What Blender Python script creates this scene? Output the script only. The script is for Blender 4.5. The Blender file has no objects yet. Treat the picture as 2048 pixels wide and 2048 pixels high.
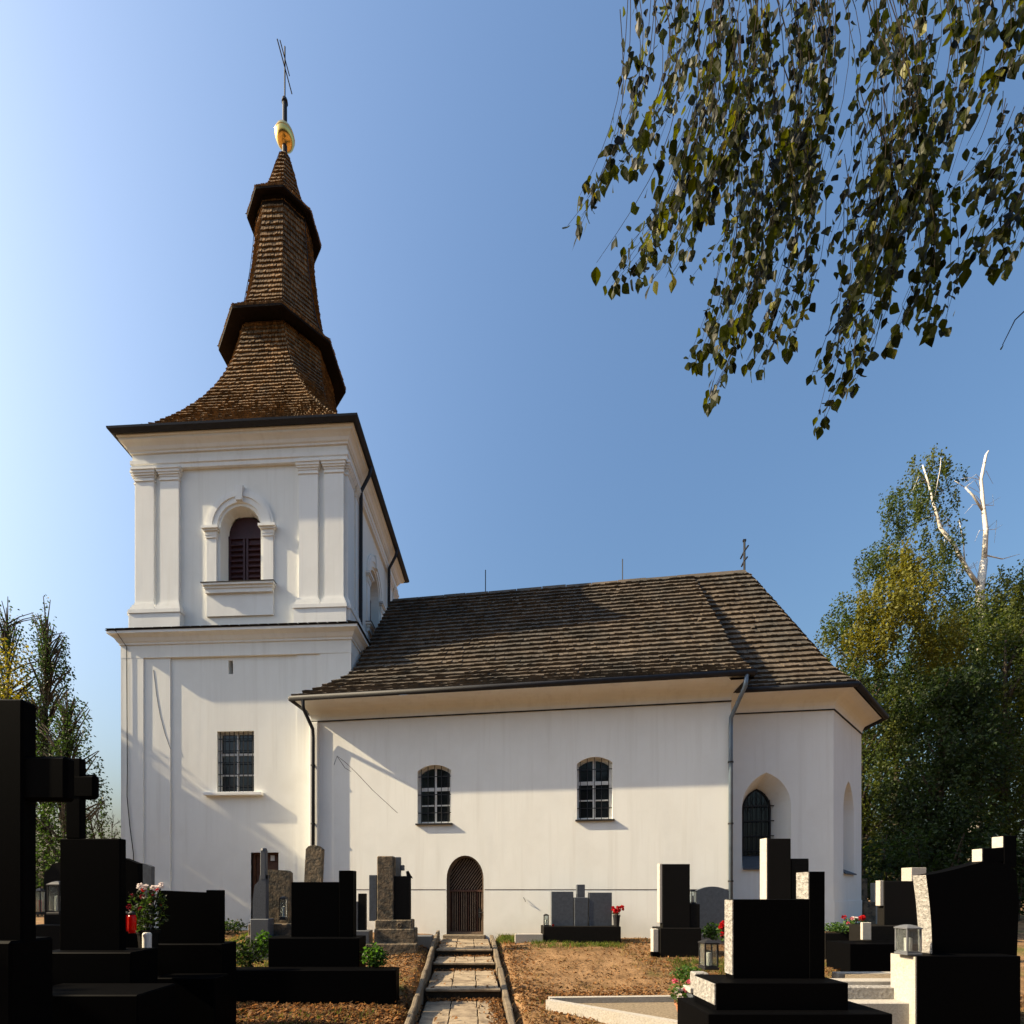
import bpy, bmesh, math, random
from mathutils import Vector, Matrix, noise as mnoise
from mathutils.geometry import tessellate_polygon
R = math.radians
random.seed(7)
scn = bpy.context.scene
COL = scn.collection

# ------------------------------------------------------------------ camera
F, CX, HY, EYE = 960.0, 960.0, 1780.0, 1.27      # focal length / principal point of the photograph (2048 wide)
cam_d = bpy.data.cameras.new('camera'); cam = bpy.data.objects.new('camera', cam_d); COL.objects.link(cam)
cam_d.sensor_width = 36; cam_d.lens = 36*F/2048
cam_d.shift_x = (1024-CX)/2048; cam_d.shift_y = (HY-1024)/2048
cam_d.clip_start = 0.05; cam_d.clip_end = 3000
cam.location = (0, 0, EYE); cam.rotation_euler = (R(90), 0, 0)
scn.camera = cam

# ------------------------------------------------------------------ sky, sun, exposure
SUN_EL, SUN_B = 34.3, 3.6                        # sun almost square to the left, slightly on the camera's side
sv = Vector((-math.cos(R(SUN_B))*math.cos(R(SUN_EL)), -math.sin(R(SUN_B))*math.cos(R(SUN_EL)), math.sin(R(SUN_EL))))
w = bpy.data.worlds.new('World'); scn.world = w; w.use_nodes = True
nt = w.node_tree; bg = nt.nodes['Background']
sky = nt.nodes.new('ShaderNodeTexSky'); sky.sky_type = 'NISHITA'; sky.sun_disc = False
sky.sun_elevation = R(SUN_EL); sky.sun_rotation = R(-90-SUN_B)
sky.air_density = 2.0; sky.dust_density = 9.5; sky.ozone_density = 9.0; sky.altitude = 300
nt.links.new(sky.outputs[0], bg.inputs[0]); bg.inputs[1].default_value = 0.096
sun_d = bpy.data.lights.new('sun', 'SUN'); sun = bpy.data.objects.new('sun', sun_d); COL.objects.link(sun)
sun_d.energy = 5.0; sun_d.angle = R(0.5); sun_d.color = (1.0, 0.815, 0.54)
sun.rotation_euler = sv.to_track_quat('Z', 'Y').to_euler(); sun.location = (-20, 0, 30)
scn.view_settings.view_transform = 'Standard'; scn.view_settings.look = 'None'
scn.view_settings.exposure = 1.2; scn.view_settings.gamma = 1.0

# ------------------------------------------------------------------ materials
MATS = {}
def mat(name, col, rough=0.8, spec=0.3, metal=0.0, var=0.0, vscale=6.0, col2=None, c2scale=3.0, c2lo=0.45, c2hi=0.6,
        bump=0.0, bscale=20.0, bdist=0.02, island=0.0, trans=None, wave=None):
    m = bpy.data.materials.new(name); m.use_nodes = True
    n, l = m.node_tree.nodes, m.node_tree.links
    b = n['Principled BSDF']
    b.inputs['Roughness'].default_value = rough; b.inputs['Metallic'].default_value = metal
    b.inputs['Specular IOR Level'].default_value = spec
    tc = n.new('ShaderNodeTexCoord'); geo = n.new('ShaderNodeNewGeometry')
    rgb = n.new('ShaderNodeRGB'); rgb.outputs[0].default_value = (*col, 1); cur = rgb.outputs[0]
    if col2:
        t = n.new('ShaderNodeTexNoise'); t.inputs['Scale'].default_value = c2scale; t.inputs['Detail'].default_value = 6; t.inputs['Roughness'].default_value = 0.65
        l.new(geo.outputs['Position'], t.inputs['Vector'])
        mr = n.new('ShaderNodeMapRange'); mr.inputs[1].default_value = c2lo; mr.inputs[2].default_value = c2hi
        l.new(t.outputs[0], mr.inputs[0])
        mx = n.new('ShaderNodeMix'); mx.data_type = 'RGBA'; l.new(mr.outputs[0], mx.inputs[0]); l.new(cur, mx.inputs[6]); mx.inputs[7].default_value = (*col2, 1)
        cur = mx.outputs[2]
    val = None
    if var > 0:
        t = n.new('ShaderNodeTexNoise'); t.inputs['Scale'].default_value = vscale; t.inputs['Detail'].default_value = 8; t.inputs['Roughness'].default_value = 0.6
        l.new(geo.outputs['Position'], t.inputs['Vector'])
        mr = n.new('ShaderNodeMapRange'); mr.inputs[1].default_value = 0.25; mr.inputs[2].default_value = 0.75; mr.inputs[3].default_value = 1-var; mr.inputs[4].default_value = 1+var
        l.new(t.outputs[0], mr.inputs[0]); val = mr.outputs[0]
    if island > 0:
        mr2 = n.new('ShaderNodeMapRange'); mr2.inputs[3].default_value = 1-island; mr2.inputs[4].default_value = 1+island
        l.new(geo.outputs['Random Per Island'], mr2.inputs[0])
        if val:
            mu = n.new('ShaderNodeMath'); mu.operation = 'MULTIPLY'; l.new(val, mu.inputs[0]); l.new(mr2.outputs[0], mu.inputs[1]); val = mu.outputs[0]
        else: val = mr2.outputs[0]
    if val:
        mm = n.new('ShaderNodeVectorMath'); mm.operation = 'SCALE'; l.new(cur, mm.inputs[0]); l.new(val, mm.inputs['Scale']); cur = mm.outputs[0]
    l.new(cur, b.inputs['Base Color'])
    if bump > 0:
        t = n.new('ShaderNodeTexNoise'); t.inputs['Scale'].default_value = bscale; t.inputs['Detail'].default_value = 8; t.inputs['Roughness'].default_value = 0.6
        l.new(geo.outputs['Position'], t.inputs['Vector'])
        bp = n.new('ShaderNodeBump'); bp.inputs['Strength'].default_value = bump; bp.inputs['Distance'].default_value = bdist
        l.new(t.outputs[0], bp.inputs['Height']); l.new(bp.outputs[0], b.inputs['Normal'])
    if trans:
        tr = n.new('ShaderNodeBsdfTranslucent')
        ms = n.new('ShaderNodeVectorMath'); ms.operation = 'MULTIPLY'; l.new(cur, ms.inputs[0]); ms.inputs[1].default_value = trans
        l.new(ms.outputs[0], tr.inputs[0])
        mixs = n.new('ShaderNodeMixShader'); mixs.inputs[0].default_value = 0.45
        l.new(b.outputs[0], mixs.inputs[1]); l.new(tr.outputs[0], mixs.inputs[2])
        l.new(mixs.outputs[0], n['Material Output'].inputs[0])
    MATS[name] = m
    return m

def plaster_mat(name, col, col2):
    """Lime-washed plaster: patchy tone, thin vertical rain streaks, hand-floated relief."""
    m = bpy.data.materials.new(name); m.use_nodes = True
    n, l = m.node_tree.nodes, m.node_tree.links; b = n['Principled BSDF']
    b.inputs['Roughness'].default_value = 0.92; b.inputs['Specular IOR Level'].default_value = 0.15
    geo = n.new('ShaderNodeNewGeometry')
    def noise(scale, detail, vec=None, rough=0.6):
        t = n.new('ShaderNodeTexNoise'); t.inputs['Scale'].default_value = scale; t.inputs['Detail'].default_value = detail; t.inputs['Roughness'].default_value = rough
        l.new(vec or geo.outputs['Position'], t.inputs['Vector']); return t.outputs[0]
    def mr(src, a, bb, c=0, d=1):
        k = n.new('ShaderNodeMapRange'); k.inputs[1].default_value = a; k.inputs[2].default_value = bb; k.inputs[3].default_value = c; k.inputs[4].default_value = d
        l.new(src, k.inputs[0]); return k.outputs[0]
    mp = n.new('ShaderNodeMapping'); mp.inputs['Scale'].default_value = (5.0, 5.0, 0.22); l.new(geo.outputs['Position'], mp.inputs['Vector'])
    streak = mr(noise(1.0, 5, mp.outputs[0]), 0.48, 0.78, 0, 0.55)
    patch = mr(noise(0.9, 7), 0.45, 0.80, 0, 0.45)
    mx = n.new('ShaderNodeMath'); mx.operation = 'MAXIMUM'; l.new(streak, mx.inputs[0]); l.new(patch, mx.inputs[1])
    sx = n.new('ShaderNodeSeparateXYZ'); l.new(geo.outputs['Position'], sx.inputs[0])
    # splash-back grime on the lowest half metre, broken up by noise
    wob = n.new('ShaderNodeMath'); wob.operation = 'MULTIPLY_ADD'; l.new(noise(3.0, 6), wob.inputs[0]); wob.inputs[1].default_value = -0.9; l.new(sx.outputs[2], wob.inputs[2])
    splash = mr(wob.outputs[0], -0.45, 0.25, 0.6, 0)
    mx2 = n.new('ShaderNodeMath'); mx2.operation = 'MAXIMUM'; l.new(mx.outputs[0], mx2.inputs[0]); l.new(splash, mx2.inputs[1])
    c = n.new('ShaderNodeMix'); c.data_type = 'RGBA'; l.new(mx2.outputs[0], c.inputs[0]); c.inputs[6].default_value = (*col, 1); c.inputs[7].default_value = (*col2, 1)
    l.new(c.outputs[2], b.inputs['Base Color'])
    mp2 = n.new('ShaderNodeMapping'); mp2.inputs['Scale'].default_value = (1.0, 1.0, 0.35); l.new(geo.outputs['Position'], mp2.inputs['Vector'])
    b1 = n.new('ShaderNodeBump'); b1.inputs['Strength'].default_value = 0.35; b1.inputs['Distance'].default_value = 0.02; l.new(noise(1.6, 4, mp2.outputs[0]), b1.inputs['Height'])
    b2 = n.new('ShaderNodeBump'); b2.inputs['Strength'].default_value = 0.16; b2.inputs['Distance'].default_value = 0.006; l.new(noise(28, 6), b2.inputs['Height'])
    l.new(b1.outputs[0], b2.inputs['Normal']); l.new(b2.outputs[0], b.inputs['Normal'])
    MATS[name] = m

plaster_mat('plaster', (0.785, 0.785, 0.745), (0.63, 0.615, 0.565))
plaster_mat('plaster_trim', (0.79, 0.795, 0.775), (0.64, 0.63, 0.59))
mat('shingle', (0.098, 0.078, 0.059), 0.85, 0.12, island=0.24, var=0.3, vscale=1.3, col2=(0.070, 0.062, 0.052), c2scale=0.7, bump=0.5, bscale=40, bdist=0.01)
mat('spire_shingle', (0.19, 0.118, 0.060), 0.8, 0.12, island=0.4, var=0.25, vscale=1.0, col2=(0.13, 0.09, 0.055), c2scale=0.6, bump=0.5, bscale=40, bdist=0.01)
mat('roof_deck', (0.014, 0.010, 0.008), 0.9, 0.1, var=0.3)
mat('dark_line', (0.12, 0.10, 0.085), 0.9, 0.1, var=0.2)  # dark strip colour: plinth shadow line and thin wall lines
mat('gutter', (0.022, 0.022, 0.025), 0.65, 0.25, metal=0.0, var=0.25, vscale=4)
mat('zinc', (0.13, 0.17, 0.22), 0.4, 0.5, metal=0.4, var=0.2, vscale=5)
mat('iron', (0.012, 0.012, 0.014), 0.6, 0.3)
mat('gold', (0.95, 0.60, 0.18), 0.22, 0.5, metal=1.0, var=0.1, vscale=8, bump=0.1, bscale=9)
mat('glass', (0.010, 0.012, 0.015), 0.08, 0.5, bump=0.10, bscale=2.2)
mat('white_paint', (0.62, 0.62, 0.60), 0.5, 0.4, var=0.12, vscale=12)
mat('shutter', (0.040, 0.013, 0.017), 0.6, 0.3, var=0.25, vscale=10)
mat('door_wood', (0.085, 0.040, 0.026), 0.65, 0.3, var=0.3, vscale=8, island=0.2)
mat('weathered_wood', (0.16, 0.115, 0.08), 0.8, 0.2, var=0.3, vscale=8, island=0.3)
mat('black_granite', (0.0022, 0.0022, 0.0025), 0.55, 0.012, var=0.3, vscale=60, bump=0.03, bscale=80)
mat('dark_granite', (0.011, 0.010, 0.009), 0.65, 0.05, var=0.45, vscale=70, bump=0.08, bscale=60)
mat('grey_granite', (0.10, 0.105, 0.115), 0.6, 0.3, var=0.35, vscale=60, bump=0.1, bscale=60)
mat('slate_stone', (0.075, 0.085, 0.10), 0.6, 0.3, var=0.25, vscale=12, bump=0.1, bscale=40)
mat('light_granite', (0.36, 0.335, 0.30), 0.7, 0.3, var=0.3, vscale=45, col2=(0.36, 0.33, 0.28), c2scale=2.5, bump=0.15, bscale=50)
mat('rough_granite', (0.30, 0.285, 0.265), 0.85, 0.2, var=0.5, vscale=22, bump=1.0, bscale=22, bdist=0.05)
mat('old_sandstone', (0.15, 0.115, 0.078), 0.9, 0.15, var=0.4, vscale=5, col2=(0.06, 0.055, 0.045), c2scale=6, bump=0.9, bscale=16, bdist=0.04)
mat('slab', (0.285, 0.225, 0.155), 0.85, 0.2, var=0.25, vscale=5, island=0.1, col2=(0.17, 0.13, 0.09), c2scale=3, bump=0.35, bscale=30, bdist=0.01)
mat('kerb', (0.15, 0.12, 0.085), 0.9, 0.2, var=0.35, vscale=6, bump=0.6, bscale=18, bdist=0.02)
mat('riser', (0.035, 0.028, 0.020), 0.95, 0.1, var=0.4, vscale=9, bump=0.8, bscale=18, bdist=0.03)  # shade of the unlit step fronts is put into this dark colour
mat('pale_and_sunlit_stone', (0.40, 0.37, 0.325), 0.75, 0.25, var=0.15, vscale=25, bump=0.15, bscale=40)  # pale stone, also the sunlight coloured onto sides of dark headstones
mat('leaf_dark', (0.022, 0.036, 0.010), 0.55, 0.25, island=0.55, var=0.35, vscale=0.5, trans=(1.6, 1.9, 0.8))
mat('leaf_birch', (0.040, 0.062, 0.014), 0.5, 0.25, island=0.5, var=0.35, vscale=0.5, col2=(0.075, 0.085, 0.012), c2scale=0.35, trans=(1.8, 1.8, 0.7))
mat('leaf_near', (0.014, 0.018, 0.0015), 0.42, 0.12, island=0.95, trans=(4.2, 3.6, 0.4))
mat('leaf_yellow', (0.125, 0.125, 0.012), 0.5, 0.3, island=0.4, trans=(1.6, 1.3, 0.5))
mat('leaf_green', (0.05, 0.10, 0.018), 0.5, 0.3, island=0.5, trans=(1.5, 1.8, 0.7))
mat('grass', (0.085, 0.11, 0.020), 0.7, 0.2, island=0.6, trans=(1.5, 1.6, 0.7))
mat('straw', (0.26, 0.185, 0.075), 0.8, 0.2, island=0.5, trans=(1.1, 1.0, 0.8))
mat('litter', (0.20, 0.105, 0.042), 0.8, 0.2, island=0.8, trans=(1.2, 1.0, 0.8))
mat('bark', (0.06, 0.048, 0.036), 0.95, 0.1, var=0.4, vscale=8, bump=0.9, bscale=14, bdist=0.05)
mat('birch_bark', (0.60, 0.56, 0.50), 0.85, 0.2, var=0.15, vscale=4, col2=(0.05, 0.045, 0.04), c2scale=2.2, c2lo=0.58, c2hi=0.66, bump=0.4, bscale=10)
mat('twig', (0.020, 0.015, 0.010), 0.9, 0.1)
mat('red_petal', (0.42, 0.008, 0.012), 0.6, 0.3, island=0.45, trans=(1.2, 0.6, 0.6))
mat('pink_petal', (0.55, 0.10, 0.16), 0.6, 0.3, island=0.4, trans=(1.2, 0.8, 0.8))
mat('white_petal', (0.70, 0.62, 0.60), 0.6, 0.3, island=0.15, trans=(1.0, 1.0, 1.0))
mat('wine_petal', (0.10, 0.012, 0.020), 0.6, 0.3, island=0.4, trans=(1.2, 0.6, 0.6))
mat('red_glass', (0.45, 0.012, 0.008), 0.15, 0.5, trans=(1.2, 0.5, 0.4))
mat('wax', (0.75, 0.72, 0.66), 0.5, 0.4)
mat('terracotta', (0.42, 0.17, 0.085), 0.8, 0.2, var=0.2)
mat('soil', (0.075, 0.050, 0.032), 0.95, 0.1, var=0.5, vscale=12, bump=1.0, bscale=22, bdist=0.05)
mat('gravel', (0.24, 0.19, 0.13), 0.95, 0.1, var=0.5, vscale=30, bump=1.0, bscale=50, bdist=0.03)

def ground_mat():
    m = bpy.data.materials.new('earth'); m.use_nodes = True
    n, l = m.node_tree.nodes, m.node_tree.links; b = n['Principled BSDF']
    b.inputs['Roughness'].default_value = 0.95; b.inputs['Specular IOR Level'].default_value = 0.1
    geo = n.new('ShaderNodeNewGeometry')
    def noise(s, d=8): 
        t = n.new('ShaderNodeTexNoise'); t.inputs['Scale'].default_value = s; t.inputs['Detail'].default_value = d; t.inputs['Roughness'].default_value = 0.65
        l.new(geo.outputs['Position'], t.inputs['Vector']); return t.outputs[0]
    r = n.new('ShaderNodeValToRGB'); e = r.color_ramp.elements
    e[0].position = 0.28; e[0].color = (0.085, 0.050, 0.024, 1); e[1].position = 0.72; e[1].color = (0.29, 0.178, 0.092, 1)
    k = r.color_ramp.elements.new(0.5); k.color = (0.195, 0.115, 0.056, 1)
    l.new(noise(2.2), r.inputs[0])
    g = n.new('ShaderNodeMapRange'); g.inputs[1].default_value = 0.56; g.inputs[2].default_value = 0.68; l.new(noise(0.45, 6), g.inputs[0])
    mx = n.new('ShaderNodeMix'); mx.data_type = 'RGBA'; l.new(g.outputs[0], mx.inputs[0]); l.new(r.outputs[0], mx.inputs[6]); mx.inputs[7].default_value = (0.085, 0.088, 0.022, 1)
    l.new(mx.outputs[2], b.inputs['Base Color'])
    b1 = n.new('ShaderNodeBump'); b1.inputs['Strength'].default_value = 0.9; b1.inputs['Distance'].default_value = 0.06; l.new(noise(9), b1.inputs['Height'])
    l.new(b1.outputs[0], b.inputs['Normal'])
    MATS['earth'] = m
ground_mat()

# ------------------------------------------------------------------ geometry helpers
class MB:
    def __init__(s): s.v = []; s.f = []
    def add(s, vs, fs):
        o = len(s.v); s.v += [tuple(p) for p in vs]; s.f += [tuple(i+o for i in f) for f in fs]; return s
    def box(s, x0, x1, y0, y1, z0, z1, bev=0.0):
        if bev <= 0:
            return s.add([(x0,y0,z0),(x1,y0,z0),(x1,y1,z0),(x0,y1,z0),(x0,y0,z1),(x1,y0,z1),(x1,y1,z1),(x0,y1,z1)],
                  [(0,3,2,1),(4,5,6,7),(0,1,5,4),(1,2,6,5),(2,3,7,6),(3,0,4,7)])
        bm = bmesh.new(); bmesh.ops.create_cube(bm, size=1)
        for q in bm.verts: q.co = ((x0+x1)/2+q.co.x*(x1-x0), (y0+y1)/2+q.co.y*(y1-y0), (z0+z1)/2+q.co.z*(z1-z0))
        bmesh.ops.bevel(bm, geom=bm.edges[:], offset=bev, segments=1, affect='EDGES', profile=0.5)
        bm.verts.index_update()
        s.add([q.co[:] for q in bm.verts], [[q.index for q in f.verts] for f in bm.faces]); bm.free(); return s
    def prism(s, pts, y0, y1, cap=True):
        """closed outline pts in xz, swept from y0 to y1"""
        n = len(pts); vs = [(x, y0, z) for x, z in pts] + [(x, y1, z) for x, z in pts]
        fs = [(i, (i+1) % n, n+(i+1) % n, n+i) for i in range(n)]
        if cap:
            t = tessellate_polygon([[Vector((x, z, 0)) for x, z in pts]])
            fs += [tuple(q) for q in t] + [tuple(n+i for i in q[::-1]) for q in t]
        return s.add(vs, fs)
    def loft(s, rings, closed=True, cap0=True, cap1=True):
        n = len(rings[0]); vs = [p for r in rings for p in r]; fs = []
        for i in range(len(rings)-1):
            for j in range(n if closed else n-1):
                a, b = i*n+j, i*n+(j+1) % n; fs.append((a, b, b+n, a+n))
        if cap0: fs.append(tuple(range(n))[::-1])
        if cap1: fs.append(tuple((len(rings)-1)*n+j for j in range(n)))
        return s.add(vs, fs)
    def tube(s, path, r, n=6, cap=True):
        P = [Vector(p) for p in path]; rings = []
        rr = r if isinstance(r, (list, tuple)) else [r]*len(P)
        prev = None
        for i, p in enumerate(P):
            d = (P[min(i+1, len(P)-1)]-P[max(i-1, 0)]).normalized()
            a = prev if prev is not None else (Vector((0, 0, 1)) if abs(d.z) < 0.9 else Vector((1, 0, 0)))
            u = d.cross(a); u = (u if u.length > 1e-5 else d.cross(Vector((0, 1, 0.3)))).normalized(); v = u.cross(d).normalized(); prev = v
            rings.append([tuple(p+u*math.cos(6.2832*k/n)*rr[i]+v*math.sin(6.2832*k/n)*rr[i]) for k in range(n)])
        return s.loft(rings, True, cap, cap)
    def lathe(s, prof, n=12, c=(0, 0, 0)):
        rings = [[(c[0]+r*math.cos(6.2832*k/n), c[1]+r*math.sin(6.2832*k/n), c[2]+z) for k in range(n)] for r, z in prof]
        return s.loft(rings)
    def square(s, prof):
        """mitred moulding round a square: prof = [(half width, z)]"""
        return s.loft([[(-h, -h, z), (h, -h, z), (h, h, z), (-h, h, z)] for h, z in prof])
    def holed(s, outer, holes, y, depth=0.0, inner=None):
        """vertical plate at y with openings and reveals; outlines in xz"""
        polys = [[Vector((x, z, 0)) for x, z in outer]] + [[Vector((x, z, 0)) for x, z in h] for h in holes]
        flat = [p for q in polys for p in q]
        s.add([(p.x, y, p.y) for p in flat], [tuple(t) for t in tessellate_polygon(polys)])
        for k, h in enumerate(holes):
            h2 = inner[k] if inner and inner[k] else h; n = len(h)
            s.add([(x, y, z) for x, z in h]+[(x, y+depth, z) for x, z in h2], [(i, (i+1) % n, n+(i+1) % n, n+i) for i in range(n)])
        return s
def shade_smooth(me):
    me.polygons.foreach_set('use_smooth', [True]*len(me.polygons))
def fix_normals(me):
    bm = bmesh.new(); bm.from_mesh(me); bmesh.ops.recalc_face_normals(bm, faces=bm.faces); bm.to_mesh(me); bm.free()

def link(o, parent=None, M=None):
    COL.objects.link(o)
    if parent is not None:
        o.parent = parent
        o.matrix_basis = Matrix.Translation(-ROOTLOC[ROOTOF[parent.name]]) @ (M or Matrix()) if parent.name in ROOTOF and ROOTOF[parent.name] == parent.name else (M or Matrix())
    elif M is not None: o.matrix_basis = M
    return o
ROOTLOC = {}; ROOTOF = {}
def mk(name, mb, m, parent=None, M=None, smooth=False, kind=None, label=None, recalc=True):
    me = bpy.data.meshes.new(name); me.from_pydata(mb.v, [], mb.f); 
    if recalc: fix_normals(me)
    if smooth: shade_smooth(me)
    me.materials.append(MATS[m]); o = bpy.data.objects.new(name, me)
    link(o, parent, M)
    if kind: o['kind'] = kind
    if label: o['label'] = label
    return o
def inst(src, name, parent, M):
    o = bpy.data.objects.new(name, src.data); link(o, parent, M); return o
def tag(o, label, cat, group=None):
    o['label'] = label; o['category'] = cat
    if group: o['group'] = group
    return o
def thing(name, label, cat, loc=(0, 0, 0), group=None):
    o = bpy.data.objects.new(name, None); COL.objects.link(o); o.location = loc; o.empty_display_size = 0.2
    ROOTLOC[o.name] = Vector(loc); ROOTOF[o.name] = o.name
    return tag(o, label, cat, group)
def sub(o):                      # mesh parts whose children share their frame
    return o

# picture -> place: a point of the photograph at depth Y
def px(x, Y): return (x-CX)/F*Y
def pz(y, Y): return EYE+(HY-y)/F*Y
class Frame:
    def __init__(s, ox, oy, ang):
        s.o = Vector((ox, oy)); a = R(ang)
        s.u = Vector((math.cos(a), -math.sin(a))); s.d = Vector((math.sin(a), math.cos(a)))
        s.M = Matrix(((s.u.x, s.d.x, 0, ox), (s.u.y, s.d.y, 0, oy), (0, 0, 1, 0), (0, 0, 0, 1)))
    def on(s, x, y, v):          # (s, z) where the pixel meets the vertical plane at depth v
        t = (x-CX)/F; p = s.o+s.d*v
        k = (t*p.y-p.x)/(s.u.x-t*s.u.y); Y = p.y+k*s.u.y
        return k, pz(y, Y)

# ------------------------------------------------------------------ ground
GP = [(-60, -0.9), (3, -0.78), (5, -0.75), (7, -0.66), (8.44, -0.52), (10.3, -0.28), (11.3, -0.16), (13.3, 0.0), (14, 0.02), (40, 0.05), (90, -0.5), (400, -6)]
def gbase(Y):
    for (a, za), (b, zb) in zip(GP, GP[1:]):
        if Y <= b: t = max(0, (Y-a)/(b-a)); return za+(zb-za)*t
    return GP[-1][1]
def path_x(Y): return -0.42+(13.5-Y)*0.024
def gz(X, Y):
    z = gbase(Y)
    if Y < 14: z += 0.025*math.sin(X*1.7+Y*0.9)+0.018*math.sin(X*3.1-Y*2.3)
    d = abs(X-path_x(Y))
    if d < 0.95 and 2 < Y < 13.6: z -= 0.34*min(1, (0.95-d)/0.22)
    return z
def axis(fine0, fine1, step, lo, hi):
    a = []; v = fine0
    while v < fine1: a.append(v); v += step
    s = step; v = fine1
    while v < hi: a.append(v); s *= 1.35; v += s
    a.append(hi); s = step; v = fine0-step; b = []
    while v > lo: b.append(v); s *= 1.35; v -= s
    b.append(lo); return b[::-1]+a
gx = axis(-9, 11, 0.16, -420, 420); gy = axis(3, 14.4, 0.16, -80, 500)
mb = MB(); mb.v = [(x, y, gz(x, y)) for y in gy for x in gx]; nx = len(gx)
mb.f = [(j*nx+i, j*nx+i+1, (j+1)*nx+i+1, (j+1)*nx+i) for j in range(len(gy)-1) for i in range(nx-1)]
mk('ground', mb, 'earth', smooth=True, kind='structure')

# ------------------------------------------------------------------ path: slabs, risers, kerbs
path = MB()
LEV = [(13.42, 11.30, -0.085, -0.125), (11.30, 10.29, -0.284, -0.29), (10.29, 8.44, -0.445, -0.47), (8.44, 5.6, -0.655, -0.69), (5.6, 2.5, -0.80, -0.83)]
for y0, y1, z0, z1 in LEV:
    path.add([(path_x(y0)-0.66, y0, z0-0.05), (path_x(y0)+0.66, y0, z0-0.05), (path_x(y1)+0.66, y1, z1-0.05), (path_x(y1)-0.66, y1, z1-0.05)], [(0, 1, 2, 3)])
pathO = mk('path', path, 'soil', kind='structure')
rnd = random.Random(3)
for y0, y1, z0, z1 in LEV:
    L = y0-y1; lip = 0.11; n = max(1, round((L-lip)/0.5)); cut = [0]
    cols = [-0.64, -0.20, 0.24, 0.64]
    for c in range(3):
        off = rnd.uniform(-0.12, 0.12) if n > 1 else 0
        yb = [y0]+[y0-(L-lip)*(k/n)+off for k in range(1, n)]+[y1+lip]
        for a, b in zip(yb, yb[1:]):
            f = lambda y: z0+(z1-z0)*(y0-y)/L
            ym = (a+b)/2; g = 0.008; x0, x1 = path_x(ym)+cols[c]+g, path_x(ym)+cols[c+1]-g
            m = MB().box(x0, x1, b+g, a-g, -0.06, 0.0, 0.006)
            m.v = [(X, Y, Z+f(Y)+tl) for tl in [rnd.uniform(-0.008, 0.008)] for X, Y, Z in m.v]
            m.v = [(X, Y, Z+(X-x0)*0.0) for X, Y, Z in m.v]
            mk('slab', m, 'slab', pathO)
    # front lip stone of the step
    zf = z1; drop = 0.22
    mk('step_edge', MB().box(path_x(y1)-0.66, path_x(y1)+0.66, y1-0.025, y1+lip-0.01, zf-0.045, zf+0.006, 0.010), 'slab', pathO)
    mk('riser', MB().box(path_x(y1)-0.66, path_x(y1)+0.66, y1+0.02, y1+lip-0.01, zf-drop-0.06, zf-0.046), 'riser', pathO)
for sd in (-1, 1):
    Y = 13.3
    while Y > 3:
        L = rnd.uniform(0.7, 1.0); y1 = Y-L+0.02; zt = lambda y: gbase(y)+(0.17 if sd < 0 else 0.03)+0.02*math.sin(y*5.1+sd)
        xo = sd*(0.735+rnd.uniform(-0.012, 0.012)); m = MB()
        a, b = (0.040, 0.038) if sd < 0 else (0.052, 0.05)
        m.loft([[(path_x(y)+xo-a, y, zt(y)-0.4), (path_x(y)+xo+a, y, zt(y)-0.4), (path_x(y)+xo+b, y, zt(y)-0.01), (path_x(y)+xo+b-0.02, y, zt(y)), (path_x(y)+xo-b+0.02, y, zt(y)), (path_x(y)+xo-b, y, zt(y)-0.01)] for y in (Y, (Y+y1)/2, y1)])
        mk('kerb_stone', m, 'kerb', pathO); Y -= L

# ================================================================== CHURCH
NA = Frame((930-CX)/F*13.54, 13.54, 7.74)                 # nave frame: s along the wall, v into the building
TW = Frame(-7.435, 18.596, 3.0)                           # tower frame, origin at its axis
CH = thing('church', 'white plastered village church with shingled bell tower, nave and polygonal chancel', 'church', (TW.o.x, TW.o.y, 0))
NM, TM = NA.M, TW.M

def arch(x0, x1, z0, zs, kind='round', rise=None, n=12):
    """outline of an opening, counter-clockwise from bottom left"""
    p = [(x0, z0), (x1, z0)]; c = (x0+x1)/2; h = (x1-x0)/2
    if kind == 'rect': return p+[(x1, zs), (x0, zs)]
    if kind == 'round': return p+[(c+h*math.cos(math.pi*k/n), zs+(rise or h)*math.sin(math.pi*k/n)) for k in range(n+1)]
    if kind == 'segment':
        r = (h*h+rise*rise)/(2*rise); zc = zs+rise-r; a0 = math.asin(h/r)
        return p+[(c+r*math.sin(a0-2*a0*k/n), zc+r*math.cos(a0-2*a0*k/n)) for k in range(n+1)]
    if kind == 'pointed':
        r = (rise*rise+h*h)/(2*h); pts = []
        m = n//2; a1 = math.asin(rise/r)
        pts = [(c+h-r+r*math.cos(a1*k/m), zs+r*math.sin(a1*k/m)) for k in range(m+1)]
        return p+pts+[(2*c-x, z) for x, z in pts[::-1][1:]]
def top_of(out, x):
    """height of an outline's upper edge at x"""
    best = None
    for (xa, za), (xb, zb) in zip(out[1:], out[2:]+out[:1]):
        if min(xa, xb)-1e-6 <= x <= max(xa, xb)+1e-6 and abs(xb-xa) > 1e-6:
            z = za+(zb-za)*(x-xa)/(xb-xa); best = z if best is None else max(best, z)
    return best if best is not None else out[2][1]
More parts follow.
